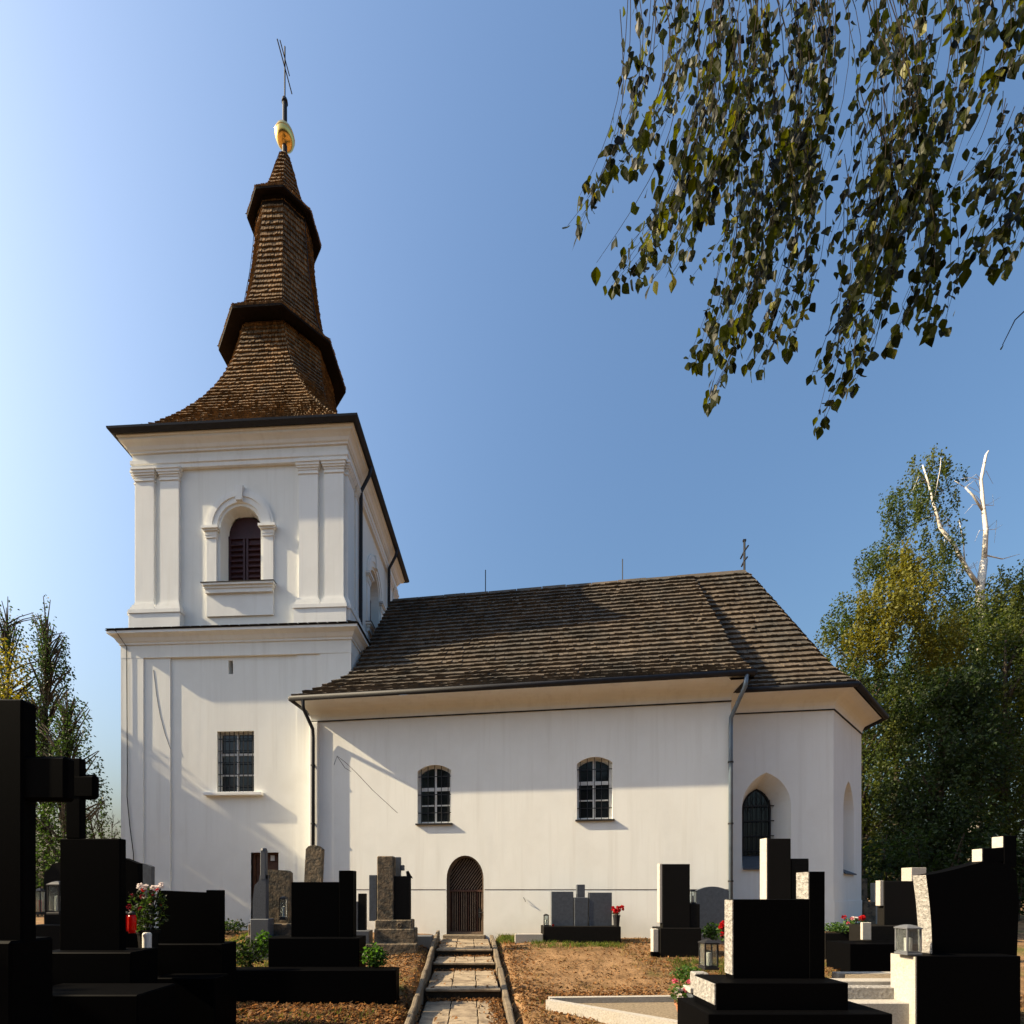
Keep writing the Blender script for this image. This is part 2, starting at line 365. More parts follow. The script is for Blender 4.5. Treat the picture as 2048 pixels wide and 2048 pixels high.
def ring_between(o1, o2, y0, y1):
    n = len(o1); m = MB()
    m.loft([[(x, y0, z) for x, z in o1], [(x, y0, z) for x, z in o2], [(x, y1, z) for x, z in o2], [(x, y1, z) for x, z in o1]], True, False, False)
    m2 = MB(); vs = [(x, y, z) for y in (y0, y1) for o in (o1, o2) for x, z in o]; fs = []
    for j in range(n):
        k = (j+1) % n
        fs += [(j, k, n+k, n+j), (2*n+j, 3*n+j, 3*n+k, 2*n+k), (n+j, n+k, 3*n+k, 3*n+j), (j, 2*n+j, 2*n+k, k)]
    return m2.add(vs, fs)
def shrink(out, d, zb=None):
    zs = [z for _, z in out]; xs = [x for x, _ in out]; cx = (min(xs)+max(xs))/2; cz = (min(zs)+max(zs))/2
    return [(cx+(x-cx)*(1-2*d/(max(xs)-min(xs))), cz+(z-cz)*(1-2*d/(max(zs)-min(zs)))) for x, z in out]
def casement(out, y, M, fw=0.06, mull=0.055, transoms=(), bars_x=6, bars_z=5, bar_y=None, ncol=2):
    """painted casement in an opening: frame with mullion and transoms, panes, iron grille"""
    inner = shrink(out, fw); xs = [x for x, _ in out]; zs = [z for _, z in out]; x0, x1, z0, z1 = min(xs), max(xs), min(zs), max(zs)
    win = mk('window', ring_between(out, inner, y-0.03, y+0.05), 'white_paint', CH, M)
    ix0, ix1, iz0 = x0+fw, x1-fw, z0+fw
    c = (x0+x1)/2
    mk('mullion', MB().box(c-mull/2, c+mull/2, y-0.02, y+0.04, iz0-0.01, top_of(inner, c)+0.01), 'white_paint', win)
    for t in transoms:
        zt = z0+(z1-z0)*t[0]; mk('transom', MB().box(ix0-0.01, ix1+0.01, y-0.015, y+0.035, zt-t[1]/2, zt+t[1]/2), 'white_paint', win)
    lv = [iz0]+[z0+(z1-z0)*t[0] for t in transoms]+[z1]
    for a, b in ((ix0, c-mull/2), (c+mull/2, ix1)):
        for k in range(len(lv)-1):
            za = lv[k]+(transoms[k-1][1]/2 if k else 0); zb = lv[k+1]-(transoms[k][1]/2 if k < len(lv)-2 else 0)
            top = [(a+(b-a)*q/6, min(zb, top_of(inner, a+(b-a)*q/6))) for q in range(7)]
            pts = [(a, za), (b, za)]+top[::-1]
            tilt = rnd.uniform(-0.006, 0.006)
            mk('pane', MB().prism(pts, y+0.012+tilt*0.3, y+0.018+tilt*0.3), 'glass', win)
    if bar_y is not None:
        for k in range(bars_x):
            xb = x0+(x1-x0)*(k+0.5)/bars_x; mk('bar', MB().box(xb-0.009, xb+0.009, bar_y, bar_y+0.018, z0, top_of(out, xb)), 'iron', win)
        for k in range(bars_z):
            zb = z0+(z1-z0)*(k+0.6)/(bars_z+0.2)
            if zb < top_of(out, x0+0.05): mk('bar', MB().box(x0, x1, bar_y+0.019, bar_y+0.03, zb-0.012, zb+0.012), 'iron', win)
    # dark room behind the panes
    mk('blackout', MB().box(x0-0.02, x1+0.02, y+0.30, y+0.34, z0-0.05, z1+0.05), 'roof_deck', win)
    return win

# ---- shingles ------------------------------------------------------
def roof_face(Lf, Rf, nrow, m, name='shingles', M=None, wid=(0.09, 0.15), lift=0.028, lap=1.25, gap=0.007, seed=1, deckmat='roof_deck', mid=None, parent=None, thick=0.0):
    """one roof plane between the edge curves Lf(t), Rf(t): boarded deck + courses of single shingles (one mesh)"""
    rr = random.Random(seed)
    N = 60; mids = [(Lf(k/N)+Rf(k/N))/2 for k in range(N+1)]; al = [0]
    for a, b in zip(mids, mids[1:]): al.append(al[-1]+(b-a).length)
    def tat(s):
        s = max(0, min(al[-1], s))
        for k in range(N):
            if al[k+1] >= s: return (k+(s-al[k])/max(1e-9, al[k+1]-al[k]))/N
        return 1.0
    deck = MB(); D = 24
    def nrm(t):
        a, b = max(0, t-0.02), min(1, t+0.02); up = (Lf(b)+Rf(b)-Lf(a)-Rf(a)); ac = Rf(t)-Lf(t)
        if ac.length < 1e-4: ac = Rf(max(0, t-0.1))-Lf(max(0, t-0.1))
        return ac.cross(up).normalized()
    vs = []
    for k in range(D+1):
        t = k/D; n = nrm(t); vs += [Lf(t)-n*0.03, Rf(t)-n*0.03]
    deck.add(vs, [(2*k, 2*k+1, 2*k+3, 2*k+2) for k in range(D)])
    dk = mk('roof_deck', deck, deckmat, parent or CH, M)
    sh = MB(); E = al[-1]/nrow
    for i in range(nrow):
        wav = rr.uniform(-0.005, 0.005)
        s0 = E*i; t0, t1 = tat(s0), tat(s0+E*lap); A0, B0, A1, B1 = Lf(t0), Rf(t0), Lf(t1), Rf(t1); n0 = nrm(t0)
        W = (B0-A0).length
        if W < 0.05: continue
        x = -rr.random()*0.08
        while x < W:
            ww = rr.uniform(*wid); a, b = max(0, x)/W, min(W, x+ww-gap)/W; x += ww
            if b-a < 1e-3: continue
            j = rr.uniform(-0.02, 0.02)*E+wav+(rr.uniform(-0.25, -0.08)*E if rr.random() < 0.006 else 0); lf = lift*rr.uniform(0.85, 1.2); tj = (s0+j)
            t0j = tat(tj); Aj, Bj = Lf(t0j), Rf(t0j)
            if tj < 0: Aj = Aj+(Lf(0)-Lf(0.02)).normalized()*(-tj); Bj = Bj+(Rf(0)-Rf(0.02)).normalized()*(-tj)
            p0 = Aj+(Bj-Aj)*a+n0*lf; p1 = Aj+(Bj-Aj)*b+n0*lf*rr.uniform(0.85, 1.15)
            q1 = A1+(B1-A1)*b+n0*0.002; q0 = A1+(B1-A1)*a+n0*0.002
            sh.add([p0, p1, q1, q0, p0-n0*lf*1.05, p1-n0*lf*1.05], [(0, 1, 2, 3), (4, 5, 1, 0), (0, 3, 4), (1, 5, 2)])
    o = mk(name, sh, m, dk, None, kind='stuff', recalc=False)
    return dk

# ---- tower body ----------------------------------------------------
HU, HL = 3.39, 3.61                                        # half widths of the belfry and of the lower body
ZC1, ZPED, ZG = 9.32, 9.58, 15.52
def Tf(x, y, v): return TW.on(x, y, v)
vU = -HU
# front face of the belfry: window with surround
wc = Tf(481, 1100, vU)[0]
bel = arch(wc-0.66, wc+0.66, Tf(487, 1172, vU)[1], Tf(487, 1056, vU)[1], 'round', 0.70, 14)
for k in range(4):
    Mk = TM @ Matrix.Rotation(k*math.pi/2, 4, 'Z'); isF = k in (0, 1, 3)
    c0 = wc if k == 0 else 0.0
    out = [(x-wc+c0, z) for x, z in bel]
    inner = [(c0+(x-c0)*0.86, z if z > out[0][1]+1e-3 else z+0.06) for x, z in out]
    inner = [(x, min(z, top_of(out, c0)-0.10) if z > out[0][1]+0.3 else z) for x, z in inner]
    mk('belfry_wall', MB().holed([(-HU, ZC1), (HU, ZC1), (HU, ZG), (-HU, ZG)], [out], -HU, 0.34, [inner]), 'plaster', CH, Mk)
    # shutter
    xs = [x for x, _ in inner]; x0, x1 = min(xs), max(xs); z0 = out[0][1]; zt = top_of(inner, c0); y = -HU+0.30
    sh = mk('shutter', MB().prism(arch(x0-0.02, x1+0.02, z0, out[2][1]+0.0, 'round', zt-out[2][1]+0.02, 12), y+0.05, y+0.09), 'shutter', CH, Mk)
    zm = out[2][1]-0.12
    for a, b in ((x0, c0-0.02), (c0+0.02, x1)):
        for e in ((a, a+0.07), (b-0.07, b)): mk('stile', MB().box(e[0], e[1], y, y+0.06, z0+0.02, zm), 'shutter', sh)
        nsl = 9
        for q in range(nsl):
            zz = z0+0.08+(zm-z0-0.16)*(q+0.5)/nsl
            m = MB().box(a+0.07, b-0.07, -0.012, 0.012, -0.065, 0.065); rot = Matrix.Translation((0, y+0.025, zz)) @ Matrix.Rotation(R(-32), 4, 'X')
            m.v = [tuple(rot @ Vector(p)) for p in m.v]; mk('slat', m, 'shutter', sh)
    mk('rail', MB().box(x0, x1, y-0.006, y+0.07, zm, zm+0.09), 'shutter', sh)
    mk('rail', MB().box(x0, x1, y-0.004, y+0.07, z0+0.0, z0+0.075), 'shutter', sh)
    # surround: strips, imposts, archivolt, keystone, sill and apron
    zs = out[2][1]-0.02; a0 = out[0][0]; b0 = out[1][0]
    y0 = -HU
    for sd, e in ((-1, a0), (1, b0)):
        xa, xb = (e-0.42, e-0.10) if sd < 0 else (e+0.10, e+0.42)
        mk('window_pilaster', MB().box(xa, xb, y0-0.05, y0+0.01, out[0][1], zs-0.22), 'plaster_trim', CH, Mk)
        im = MB()
        for (g, za, zb) in ((0.02, zs-0.30, zs-0.22), (0.03, zs-0.22, zs-0.10), (0.075, zs-0.10, zs-0.05), (0.115, zs-0.05, zs+0.03)):
            im.box(xa-g, xb+g, y0-0.055-g, y0+0.01, za, zb)
        mk('impost', im, 'plaster_trim', CH, Mk)
    for q, (r0, r1, pr) in enumerate(((0.74, 0.90, 0.045), (0.90, 1.02, 0.075), (1.02, 1.10, 0.055))):
        n = 22; o1 = [(c0+r0*math.cos(math.pi*i/n), zs+0.03+r0*1.06*math.sin(math.pi*i/n)) for i in range(n+1)]
        o2 = [(c0+r1*math.cos(math.pi*i/n), zs+0.03+r1*1.06*math.sin(math.pi*i/n)) for i in range(n+1)]
        m = MB(); N1 = n+1; vs = [(x, y0-pr, z) for x, z in o1]+[(x, y0-pr, z) for x, z in o2]+[(x, y0+0.01, z) for x, z in o1]+[(x, y0+0.01, z) for x, z in o2]
        fs = []
        for i in range(n): fs += [(i, i+1, N1+i+1, N1+i), (N1+i, N1+i+1, 3*N1+i+1, 3*N1+i), (i, 2*N1+i, 2*N1+i+1, i+1)]
        mk('archivolt', m.add(vs, fs), 'plaster_trim', CH, Mk)
    zk = zs+0.03+0.76*1.06
    mk('keystone', MB().prism([(c0-0.10, zk), (c0+0.10, zk), (c0+0.14, zk+0.46), (c0-0.14, zk+0.46)], y0-0.12, y0), 'plaster_trim', CH, Mk)
    sl = MB()
    for g, za, zb in ((0.16, -0.05, 0.02), (0.11, -0.13, -0.05), (0.08, -0.26, -0.13)):
        sl.box(a0-0.44-g+0.1, b0+0.44+g-0.1, y0-g-0.04, y0+0.01, out[0][1]+za, out[0][1]+zb)
    ws = mk('window_sill', sl, 'plaster_trim', CH, Mk)
    mk('sill_flashing', MB().box(a0-0.52, b0+0.52, y0-0.225, y0+0.02, out[0][1]+0.022, out[0][1]+0.034), 'gutter', ws)
    mk('apron', MB().box(a0-0.42, b0+0.42, y0-0.05, y0+0.01, ZC1+0.62, out[0][1]-0.26), 'plaster_trim', CH, Mk)
    # paired pilasters on pedestals
    for sd in (-1, 1):
        ps = [(HU-0.62, HU-0.02), (HU-1.44, HU-0.84)]
        for a, b in ps:
            a, b = (a, b) if sd > 0 else (-b, -a)
            mk('pilaster', MB().box(a, b, y0-0.085, y0+0.01, 10.40, 14.32), 'plaster_trim', CH, Mk)
            cp = MB(); bs = MB()
            for g, za, zb in ((0.025, 14.28, 14.33), (0.02, 14.40, 14.46), (0.05, 14.46, 14.52), (0.075, 14.52, 14.60), (0.10, 14.60, 14.66)):
                cp.box(a-g, b+g, y0-0.085-g, y0+0.01, za, zb)
            cp.box(a, b, y0-0.086, y0+0.01, 14.33, 14.40)
            for g, za, zb in ((0.10, 10.14, 10.24), (0.07, 10.24, 10.32), (0.03, 10.32, 10.40)):
                bs.box(a-g, b+g, y0-0.085-g, y0+0.01, za, zb)
            mk('capital', cp, 'plaster_trim', CH, Mk); mk('pilaster_base', bs, 'plaster_trim', CH, Mk)
        a, b = (HU-1.56, HU+0.10) if sd > 0 else (-HU-0.10, -HU+1.56)
        pd = MB().box(a, b, y0-0.20, y0+0.01, ZC1, 10.02); pd.box(a-0.025, b+0.025, y0-0.225, y0+0.01, 10.02, 10.14)
        mk('pedestal', pd, 'plaster_trim', CH, Mk)
# entablature
mk('architrave', MB().square([(HU+0.02, 14.66), (HU+0.10, 14.66), (HU+0.10, 14.78), (HU+0.13, 14.80), (HU+0.13, 14.92), (HU+0.02, 14.92)]), 'plaster_trim', CH, TM)
mk('frieze', MB().square([(HU+0.02, 14.9), (HU+0.085, 14.93), (HU+0.085, 15.16), (HU+0.02, 15.2)]), 'plaster', CH, TM)
mk('cornice', MB().square([(HU+0.02, 15.14), (HU+0.13, 15.14), (HU+0.13, 15.19), (HU+0.17, 15.22), (HU+0.20, 15.30), (HU+0.27, 15.37), (HU+0.34, 15.40), (HU+0.34, 15.47), (HU+0.38, 15.49), (HU+0.38, 15.55), (HU-0.2, 15.56)]), 'plaster_trim', CH, TM)
# lower body: front face with window, slit and side door
w1 = [Tf(434, 1463, -HL), Tf(508, 1585, -HL)]
lw = arch(w1[0][0], w1[1][0], w1[1][1], w1[0][1], 'rect')
sl_ = [Tf(456.6, 1321, -HL), Tf(466, 1348, -HL)]; slit = arch(sl_[0][0], sl_[1][0], sl_[1][1], sl_[0][1], 'rect')
dr = [Tf(502, 1705, -HL), Tf(557, 1880, -HL)]; tdo = arch(dr[0][0], dr[1][0], -0.25, dr[0][1], 'rect')
LB = -0.3
mk('tower_wall', MB().holed([(-HL, LB), (tdo[0][0], LB), (tdo[0][0], tdo[2][1]), (tdo[1][0], tdo[2][1]), (tdo[1][0], LB), (HL, LB), (HL, 8.62), (-HL, 8.62)], [lw, slit], -HL, 0.24), 'plaster', CH, TM)
for k in (1, 2, 3):
    mk('tower_wall', MB().holed([(-HL, LB), (HL, LB), (HL, 8.62), (-HL, 8.62)], [], -HL), 'plaster', CH, TM @ Matrix.Rotation(k*math.pi/2, 4, 'Z'))
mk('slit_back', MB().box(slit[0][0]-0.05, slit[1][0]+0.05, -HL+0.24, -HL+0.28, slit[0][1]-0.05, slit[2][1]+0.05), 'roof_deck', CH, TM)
casement(lw, -HL+0.17, TM, 0.07, 0.07, ((0.30, 0.05), (0.64, 0.07)), 8, 5, -HL+0.05)
lwi = [(w1[0][0]-0.34, w1[1][1])]
mk('window_sill', MB().box(w1[0][0]-0.36, w1[1][0]+0.30, -HL-0.15, -HL+0.16, w1[1][1]-0.10, w1[1][1]-0.002, 0.008), 'plaster_trim', CH, TM)
# door niche
dn = mk('tower_door', MB().box(tdo[0][0]+0.05, tdo[1][0]-0.05, -HL+0.20, -HL+0.25, -0.2, tdo[2][1]-0.05), 'door_wood', CH, TM)
for q in range(7):
    za = 0.0+q*0.36; mk('door_board', MB().box(tdo[0][0]+0.10, tdo[1][0]-0.10, -HL+0.17, -HL+0.20, za+0.012, min(za+0.35, tdo[2][1]-0.1)), 'door_wood', dn)
mk('door_frame', ring_between([(tdo[0][0], -0.25), (tdo[1][0], -0.25), (tdo[1][0], tdo[2][1]), (tdo[0][0], tdo[2][1])], [(tdo[0][0]+0.06, -0.2), (tdo[1][0]-0.06, -0.2), (tdo[1][0]-0.06, tdo[2][1]-0.06), (tdo[0][0]+0.06, tdo[2][1]-0.06)], -HL+0.10, -HL+0.20), 'door_wood', dn)
mk('door_plate', MB().box(tdo[1][0]-0.33, tdo[1][0]-0.2, -HL+0.155, -HL+0.168, tdo[2][1]-0.25, tdo[2][1]-0.08), 'white_paint', dn)
# flat lesenes and frieze (thin steps of plaster)
e1 = Tf(290, 1500, -HL)[0]; e2 = Tf(342, 1500, -HL)[0]; e3 = Tf(595, 1500, -HL)[0]; e4 = Tf(641, 1500, -HL)[0]
ztop = Tf(450, 1314, -HL)[1]
for k in (0, 3, 1):
    Mk = TM @ Matrix.Rotation(k*math.pi/2, 4, 'Z')
    mk('lesene', MB().box(-HL-0.072, e1, -HL-0.072, -HL+0.01, LB, ztop), 'plaster', CH, Mk)
    mk('lesene', MB().box(e1, e2, -HL-0.040, -HL+0.01, LB, ztop), 'plaster', CH, Mk)
    mk('lesene', MB().box(e3, e4, -HL-0.034, -HL+0.01, LB, ztop), 'plaster', CH, Mk)
    mk('lesene', MB().box(e4, HL+0.072, -HL-0.066, -HL+0.01, LB, ztop), 'plaster', CH, Mk)
    lt = MB().box(-HL-0.10, e1+0.02, -HL-0.105, -HL+0.01, ztop, ztop+0.05); lt.box(-HL-0.12, e1-0.3, -HL-0.13, -HL+0.01, ztop+0.05, ztop+0.11)
mk('frieze', MB().square([(HL-0.05, ztop), (HL+0.076, ztop), (HL+0.076, 8.98), (HL-0.05, 9.0)]), 'plaster', CH, TM)
mk('cornice', MB().square([(HL-0.1, 8.96), (HL+0.11, 8.96), (HL+0.11, 9.01), (HL+0.15, 9.05), (HL+0.20, 9.14), (HL+0.28, 9.20), (HL+0.33, 9.22), (HL+0.33, 9.30), (HL-0.1, 9.31)]), 'plaster_trim', CH, TM)
# tiled cover of the lower cornice, each tile its own piece
cv = mk('cornice_cover', MB().square([(HL+0.345, 9.30), (HL+0.36, 9.315), (HU+0.0, 9.42), (HU-0.1, 9.42)]), 'gutter', CH, TM)
for k in (0, 1):
    Mr = Matrix.Rotation(k*math.pi/2, 4, 'Z'); n = 26; base = None
    for q in range(n):
        xa = -HL-0.34+(2*HL+0.68)*q/n; m = MB().box(xa+0.012, xa+(2*HL+0.68)/n-0.012, -HL-0.375, -HL-0.02, 9.33, 9.352, 0.006)
        m.v = [tuple(Mr @ Vector((p[0], p[1], p[2]+(p[1]+HL+0.375)*0.2+rnd.uniform(-.002, .002)))) for p in m.v]; mk('cover_tile', m, 'roof_deck', cv)

# ---- tower roof: skirt, two octagonal tiers ------------------------
HG = 3.84; ZE = 15.60
SK = [(3.86, 15.60, 0.0), (3.48, 15.98, 0.03), (3.12, 16.46, 0.06), (2.76, 17.08, 0.11), (2.42, 17.80, 0.19), (2.10, 18.65, 0.29), (1.87, 19.55, 0.40), (1.70, 20.5, 0.50), (1.58, 21.45, 0.57)]
def lerp_prof(P, t):
    f = t*(len(P)-1); i = min(int(f), len(P)-2); f -= i
    a, b = P[i], P[i+1]; p0 = P[i-1] if i else a; p3 = P[i+2] if i+2 < len(P) else b
    return tuple(0.5*(2*a[k]+(b[k]-p0[k])*f+(2*p0[k]-5*a[k]+4*b[k]-p3[k])*f*f+(3*a[k]-p0[k]-3*b[k]+p3[k])*f**3) for k in range(len(a)))
def sk_pt(t, side, diag, k):
    wv, z, c = lerp_prof(SK, t); c = max(0, c)*wv
    if not diag: p = Vector((side*(wv-c), -wv, z))
    else: p = Vector((wv-c, -wv, z)) if side < 0 else Vector((wv, -(wv-c), z))
    return Matrix.Rotation(k*math.pi/2, 3, 'Z') @ p + Vector((-0.13*t, 0, 0))
SPM = TM @ Matrix.Translation((-0.13, 0, 0))
for k in range(4):
    roof_face(lambda t, k=k: sk_pt(t, -1, False, k), lambda t, k=k: sk_pt(t, 1, False, k), 34, 'spire_shingle', M=TM, seed=20+k, wid=(0.085, 0.14), lift=0.07, gap=0.018)
    roof_face(lambda t, k=k: sk_pt(t, -1, True, k), lambda t, k=k: sk_pt(t, 1, True, k), 34, 'spire_shingle', M=TM, seed=30+k, wid=(0.085, 0.14), lift=0.07, gap=0.018)
def oct_pt(Rr, z, j): a = R(-90+22.5+45*j); return Vector((Rr*math.cos(a), Rr*math.sin(a), z))
T1 = [(2.26, 21.42), (1.94, 21.72), (1.69, 22.15), (1.50, 22.75), (1.33, 23.6), (1.17, 24.6), (1.06, 25.6), (0.97, 26.85)]
T2 = [(1.31, 26.78), (1.06, 27.04), (0.83, 27.44), (0.64, 27.95), (0.46, 28.55), (0.29, 29.15), (0.11, 29.75)]
for T, nr, sd in ((T1, 24, 50), (T2, 13, 70)):
    for j in range(8):
        roof_face(lambda t, j=j, T=T: oct_pt(*lerp_prof(T, t), j-1), lambda t, j=j, T=T: oct_pt(*lerp_prof(T, t), j), nr, 'spire_shingle', M=SPM, seed=sd+j, wid=(0.08, 0.13), lift=0.065, gap=0.017)
def octring(prof): return MB().loft([[tuple(oct_pt(r, z, j)) for j in range(8)] for r, z in prof], True, False, False)
mk('spire_eave', octring([(1.60, 21.46), (2.18, 21.34), (2.28, 21.33), (2.285, 21.40), (2.1, 21.5)]), 'roof_deck', CH, SPM)
mk('spire_eave', octring([(0.96, 26.86), (1.26, 26.71), (1.33, 26.70), (1.335, 26.77), (1.1, 26.9)]), 'roof_deck', CH, SPM)
mk('spire_fascia', octring([(1.60, 21.1), (1.69, 21.1), (1.69, 21.46), (1.6, 21.48)]), 'roof_deck', CH, SPM)
mk('spire_fascia', octring([(0.98, 26.45), (1.04, 26.45), (1.04, 26.84), (0.98, 26.86)]), 'roof_deck', CH, SPM)
# finial: post, gilded ball, cross
fin = mk('finial_post', MB().lathe([(0.10, 29.55), (0.095, 29.8), (0.085, 31.75), (0.12, 31.78), (0.10, 31.9), (0.03, 31.98)], 10), 'iron', CH, SPM)
prof = [(0.02, -0.40)]+[(0.36*math.cos(R(a)), 0.37*math.sin(R(a))) for a in range(-80, 81, 10)]+[(0.02, 0.40)]
ball = mk('finial_ball', MB().lathe(prof, 20, (0, 0, 30.45)), 'gold', CH, SPM, smooth=True)
mk('ball_seam', MB().lathe([(0.362, -0.012), (0.372, 0), (0.362, 0.012)], 20, (0, 0, 30.45)), 'gold', ball, smooth=True)
cr = MB().tube([(0, 0, 31.9), (0, 0, 33.95)], 0.028, 6); cr.tube([(0, -0.62, 33.15), (0, 0.62, 33.15)], 0.022, 6); cr.tube([(0, -0.40, 33.5), (0, 0.40, 33.5)], 0.02, 6)
mk('spire_cross', cr, 'iron', CH, SPM)
# lightning wire on the spire's left hip
wire = []
for T in (T2[::-1], T1[::-1]):
    for r, z in T: p = oct_pt(r+0.07, z+0.05, -2); wire.append(tuple(p))
mk('lightning_wire', MB().tube(wire, 0.012, 4), 'iron', CH, SPM)
wire = [tuple(oct_pt(r+0.06, z+0.05, 1)) for r, z in T1[::-1]]
mk('lightning_wire', MB().tube(wire, 0.012, 4), 'iron', CH, SPM)
mk('lightning_wire', MB().tube([(-HL-0.02, -HL-0.36, 9.3), (-HL+0.14, -HL-0.10, 8.9), (-HL+0.16, -HL-0.10, 5), (-HL+0.15, -HL-0.10, 4.2), (-HL+0.24, -HL-0.1, 3.3), (-HL+0.36, -HL-0.1, 2.4), (-HL+0.40, -HL-0.1, 1.2)], 0.012, 4), 'iron', CH, TM)
# tower gutter and downpipe
def gutter_profile(path, r=0.085, n=7):
    return path
mk('gutter', MB().square([(HG-0.12, ZE-0.06), (HG+0.02, ZE-0.10), (HG+0.10, ZE-0.02), (HG+0.11, ZE+0.04), (HG+0.0, ZE+0.05), (HG-0.1, ZE+0.0)]), 'gutter', CH, TM)
dpx = [(HG+0.05, -HU+1.15, 15.5), (HG-0.02, -HU+1.15, 15.2), (HU+0.16, -HU+1.15, 14.7), (HU+0.15, -HU+1.15, 9.45), (HU+0.2, -HU+1.15, 9.0)]
mk('downpipe', MB().tube(dpx, 0.06, 8), 'gutter', CH, TM, smooth=True)
mk('downpipe', MB().tube([(p[0], p[1]+3.9, p[2]) for p in dpx[:4]], 0.06, 8), 'gutter', CH, TM, smooth=True)

# ---- nave ----------------------------------------------------------
def Nf(x, y, v=0): return NA.on(x, y, v)
S0 = Nf(625, 1500)[0]; S1 = Nf(1462, 1500)[0]; ZM = 6.22
RV = 4.3                                                   # ridge line
SE, ZR = Nf(1490, 1143, RV)
doorC = Nf(930, 1700)[0]; dw = (Nf(967, 1700)[0]-Nf(893, 1700)[0])/2
door = arch(doorC-dw, doorC+dw, 0.02, Nf(930, 1758)[1], 'round', Nf(930, 1711)[1]-Nf(930, 1758)[1], 16)
def win_px(xa, xb, yt, yb, rise):
    a, zt = Nf(xa, yt); b, zb = Nf(xb, yb); return arch(a, b, zb, zt-rise, 'segment', rise, 10)
n1 = win_px(835, 902, 1531, 1646, 0.17); n2 = win_px(1154, 1225, 1515, 1638, 0.17)
dz = door[0][1]
outer = [(S0, -0.2), (door[0][0], -0.2)]+[(door[0][0], door[0][1])]+door[2:][::-1]+[(door[1][0], -0.2), (S1, -0.2), (S1, ZM+0.02), (S0, ZM+0.02)]
outer = [(S0, -0.2), (door[0][0], -0.2)]+door[2:][::-1]+[(door[1][0], -0.2), (S1, -0.2), (S1, ZM+0.02), (S0, ZM+0.02)]
mk('nave_wall', MB().holed(outer, [n1, n2], 0, 0.26), 'plaster', CH, NM)
mk('nave_wall', MB().add([(S0, 0, -0.2), (S0, 1.2, -0.2), (S0, 1.2, ZM+.02), (S0, 0, ZM+.02)], [(0, 1, 2, 3)]), 'plaster', CH, NM)
mk('nave_wall', MB().add([(S1, 0, -0.2), (S1, 8.6, -0.2), (S1, 8.6, 7.4), (S1, RV, 12.0), (S1, 0, 6.9)], [(0, 1, 2, 3, 4)]), 'plaster', CH, NM)
mk('nave_wall', MB().add([(S0, 8.6, -0.2), (S1, 8.6, -0.2), (S1, 8.6, ZM+.3), (S0, 8.6, ZM+.3)], [(0, 1, 2, 3)]), 'plaster', CH, NM)
# corner pier at the west end
mk('corner_pier', MB().box(S0-0.06, S0+0.20, -0.09, 0.6, -0.2, ZM-0.03, 0.015), 'plaster', CH, NM)
casement(n1, 0.19, NM, 0.065, 0.07, ((0.32, 0.035), (0.60, 0.10)), 5, 3, 0.06)
casement(n2, 0.19, NM, 0.065, 0.07, ((0.32, 0.035), (0.60, 0.10)), 5, 3, 0.06)
for o in (n1, n2):
    x0, x1, z0 = o[0][0], o[1][0], o[0][1]
    mk('window_sill', MB().box(x0-0.05, x1+0.05, -0.075, 0.16, z0-0.045, z0-0.004, 0.006), 'gutter', CH, NM)
# door: planked leaf behind an iron grille
# reveal of the doorway
mD = MB(); nD = len(door); mD.add([(x, 0, z) for x, z in door]+[(x, 0.30, z) for x, z in door], [(i, (i+1) % nD, nD+(i+1) % nD, nD+i) for i in range(1, nD)])
mk('door_reveal', mD, 'kerb', CH, NM)
din = shrink(door, 0.02)
dl = mk('door', MB().prism(door, 0.25, 0.30), 'roof_deck', CH, NM)
x0, x1 = door[0][0], door[1][0]; npl = 15; zmid = Nf(930, 1781)[1]
for q in range(npl):
    a = x0+0.05+(x1-x0-0.10)*q/npl; b = x0+0.05+(x1-x0-0.10)*(q+1)/npl
    mk('door_slat', MB().box(a+0.018, b-0.020, 0.19, 0.225, 0.06, zmid-0.02), 'weathered_wood' if q % 4 else 'door_wood', dl)
for q in range(-14, 16):                                    # slanted slats of the arched head
    pts = []
    base = x0+(x1-x0)*q/13
    for tt in range(41):
        z = zmid+0.03+1.0*tt/40; x = base+(z-zmid)*0.72
        if x0+0.06 < x < x1-0.06 and z < top_of(door, x)-0.07: pts.append((x, z))
    if len(pts) > 2:
        (xa, za), (xb, zb) = pts[0], pts[-1]; d = Vector((xb-xa, zb-za)).normalized(); nx_, nz_ = -d.y*0.013, d.x*0.013
        mk('door_slat', MB().prism([(xa-nx_, za-nz_), (xb-nx_, zb-nz_), (xb+nx_, zb+nz_), (xa+nx_, za+nz_)], 0.185, 0.205), 'weathered_wood', dl)
mk('door_rail', MB().box(x0+0.02, x1-0.02, 0.165, 0.24, zmid-0.035, zmid+0.025), 'door_wood', dl)
mk('door_rail', MB().box(x0+0.02, x1-0.02, 0.172, 0.24, 0.03, 0.09), 'door_wood', dl)
mk('door_frame', ring_between(door, shrink(door, 0.055), 0.14, 0.26), 'weathered_wood', dl)
mk('door_handle', MB().tube([(x1-0.14, 0.17, 0.62), (x1-0.14, 0.10, 0.62), (x1+0.02, 0.09, 0.64)], 0.014, 6).box(x1-0.17, x1-0.11, 0.165, 0.19, 0.48, 0.74), 'iron', dl)
mk('door_step', MB().box(x0-0.06, x1+0.06, -0.24, 0.2, -0.30, 0.015, 0.015), 'kerb', CH, NM)
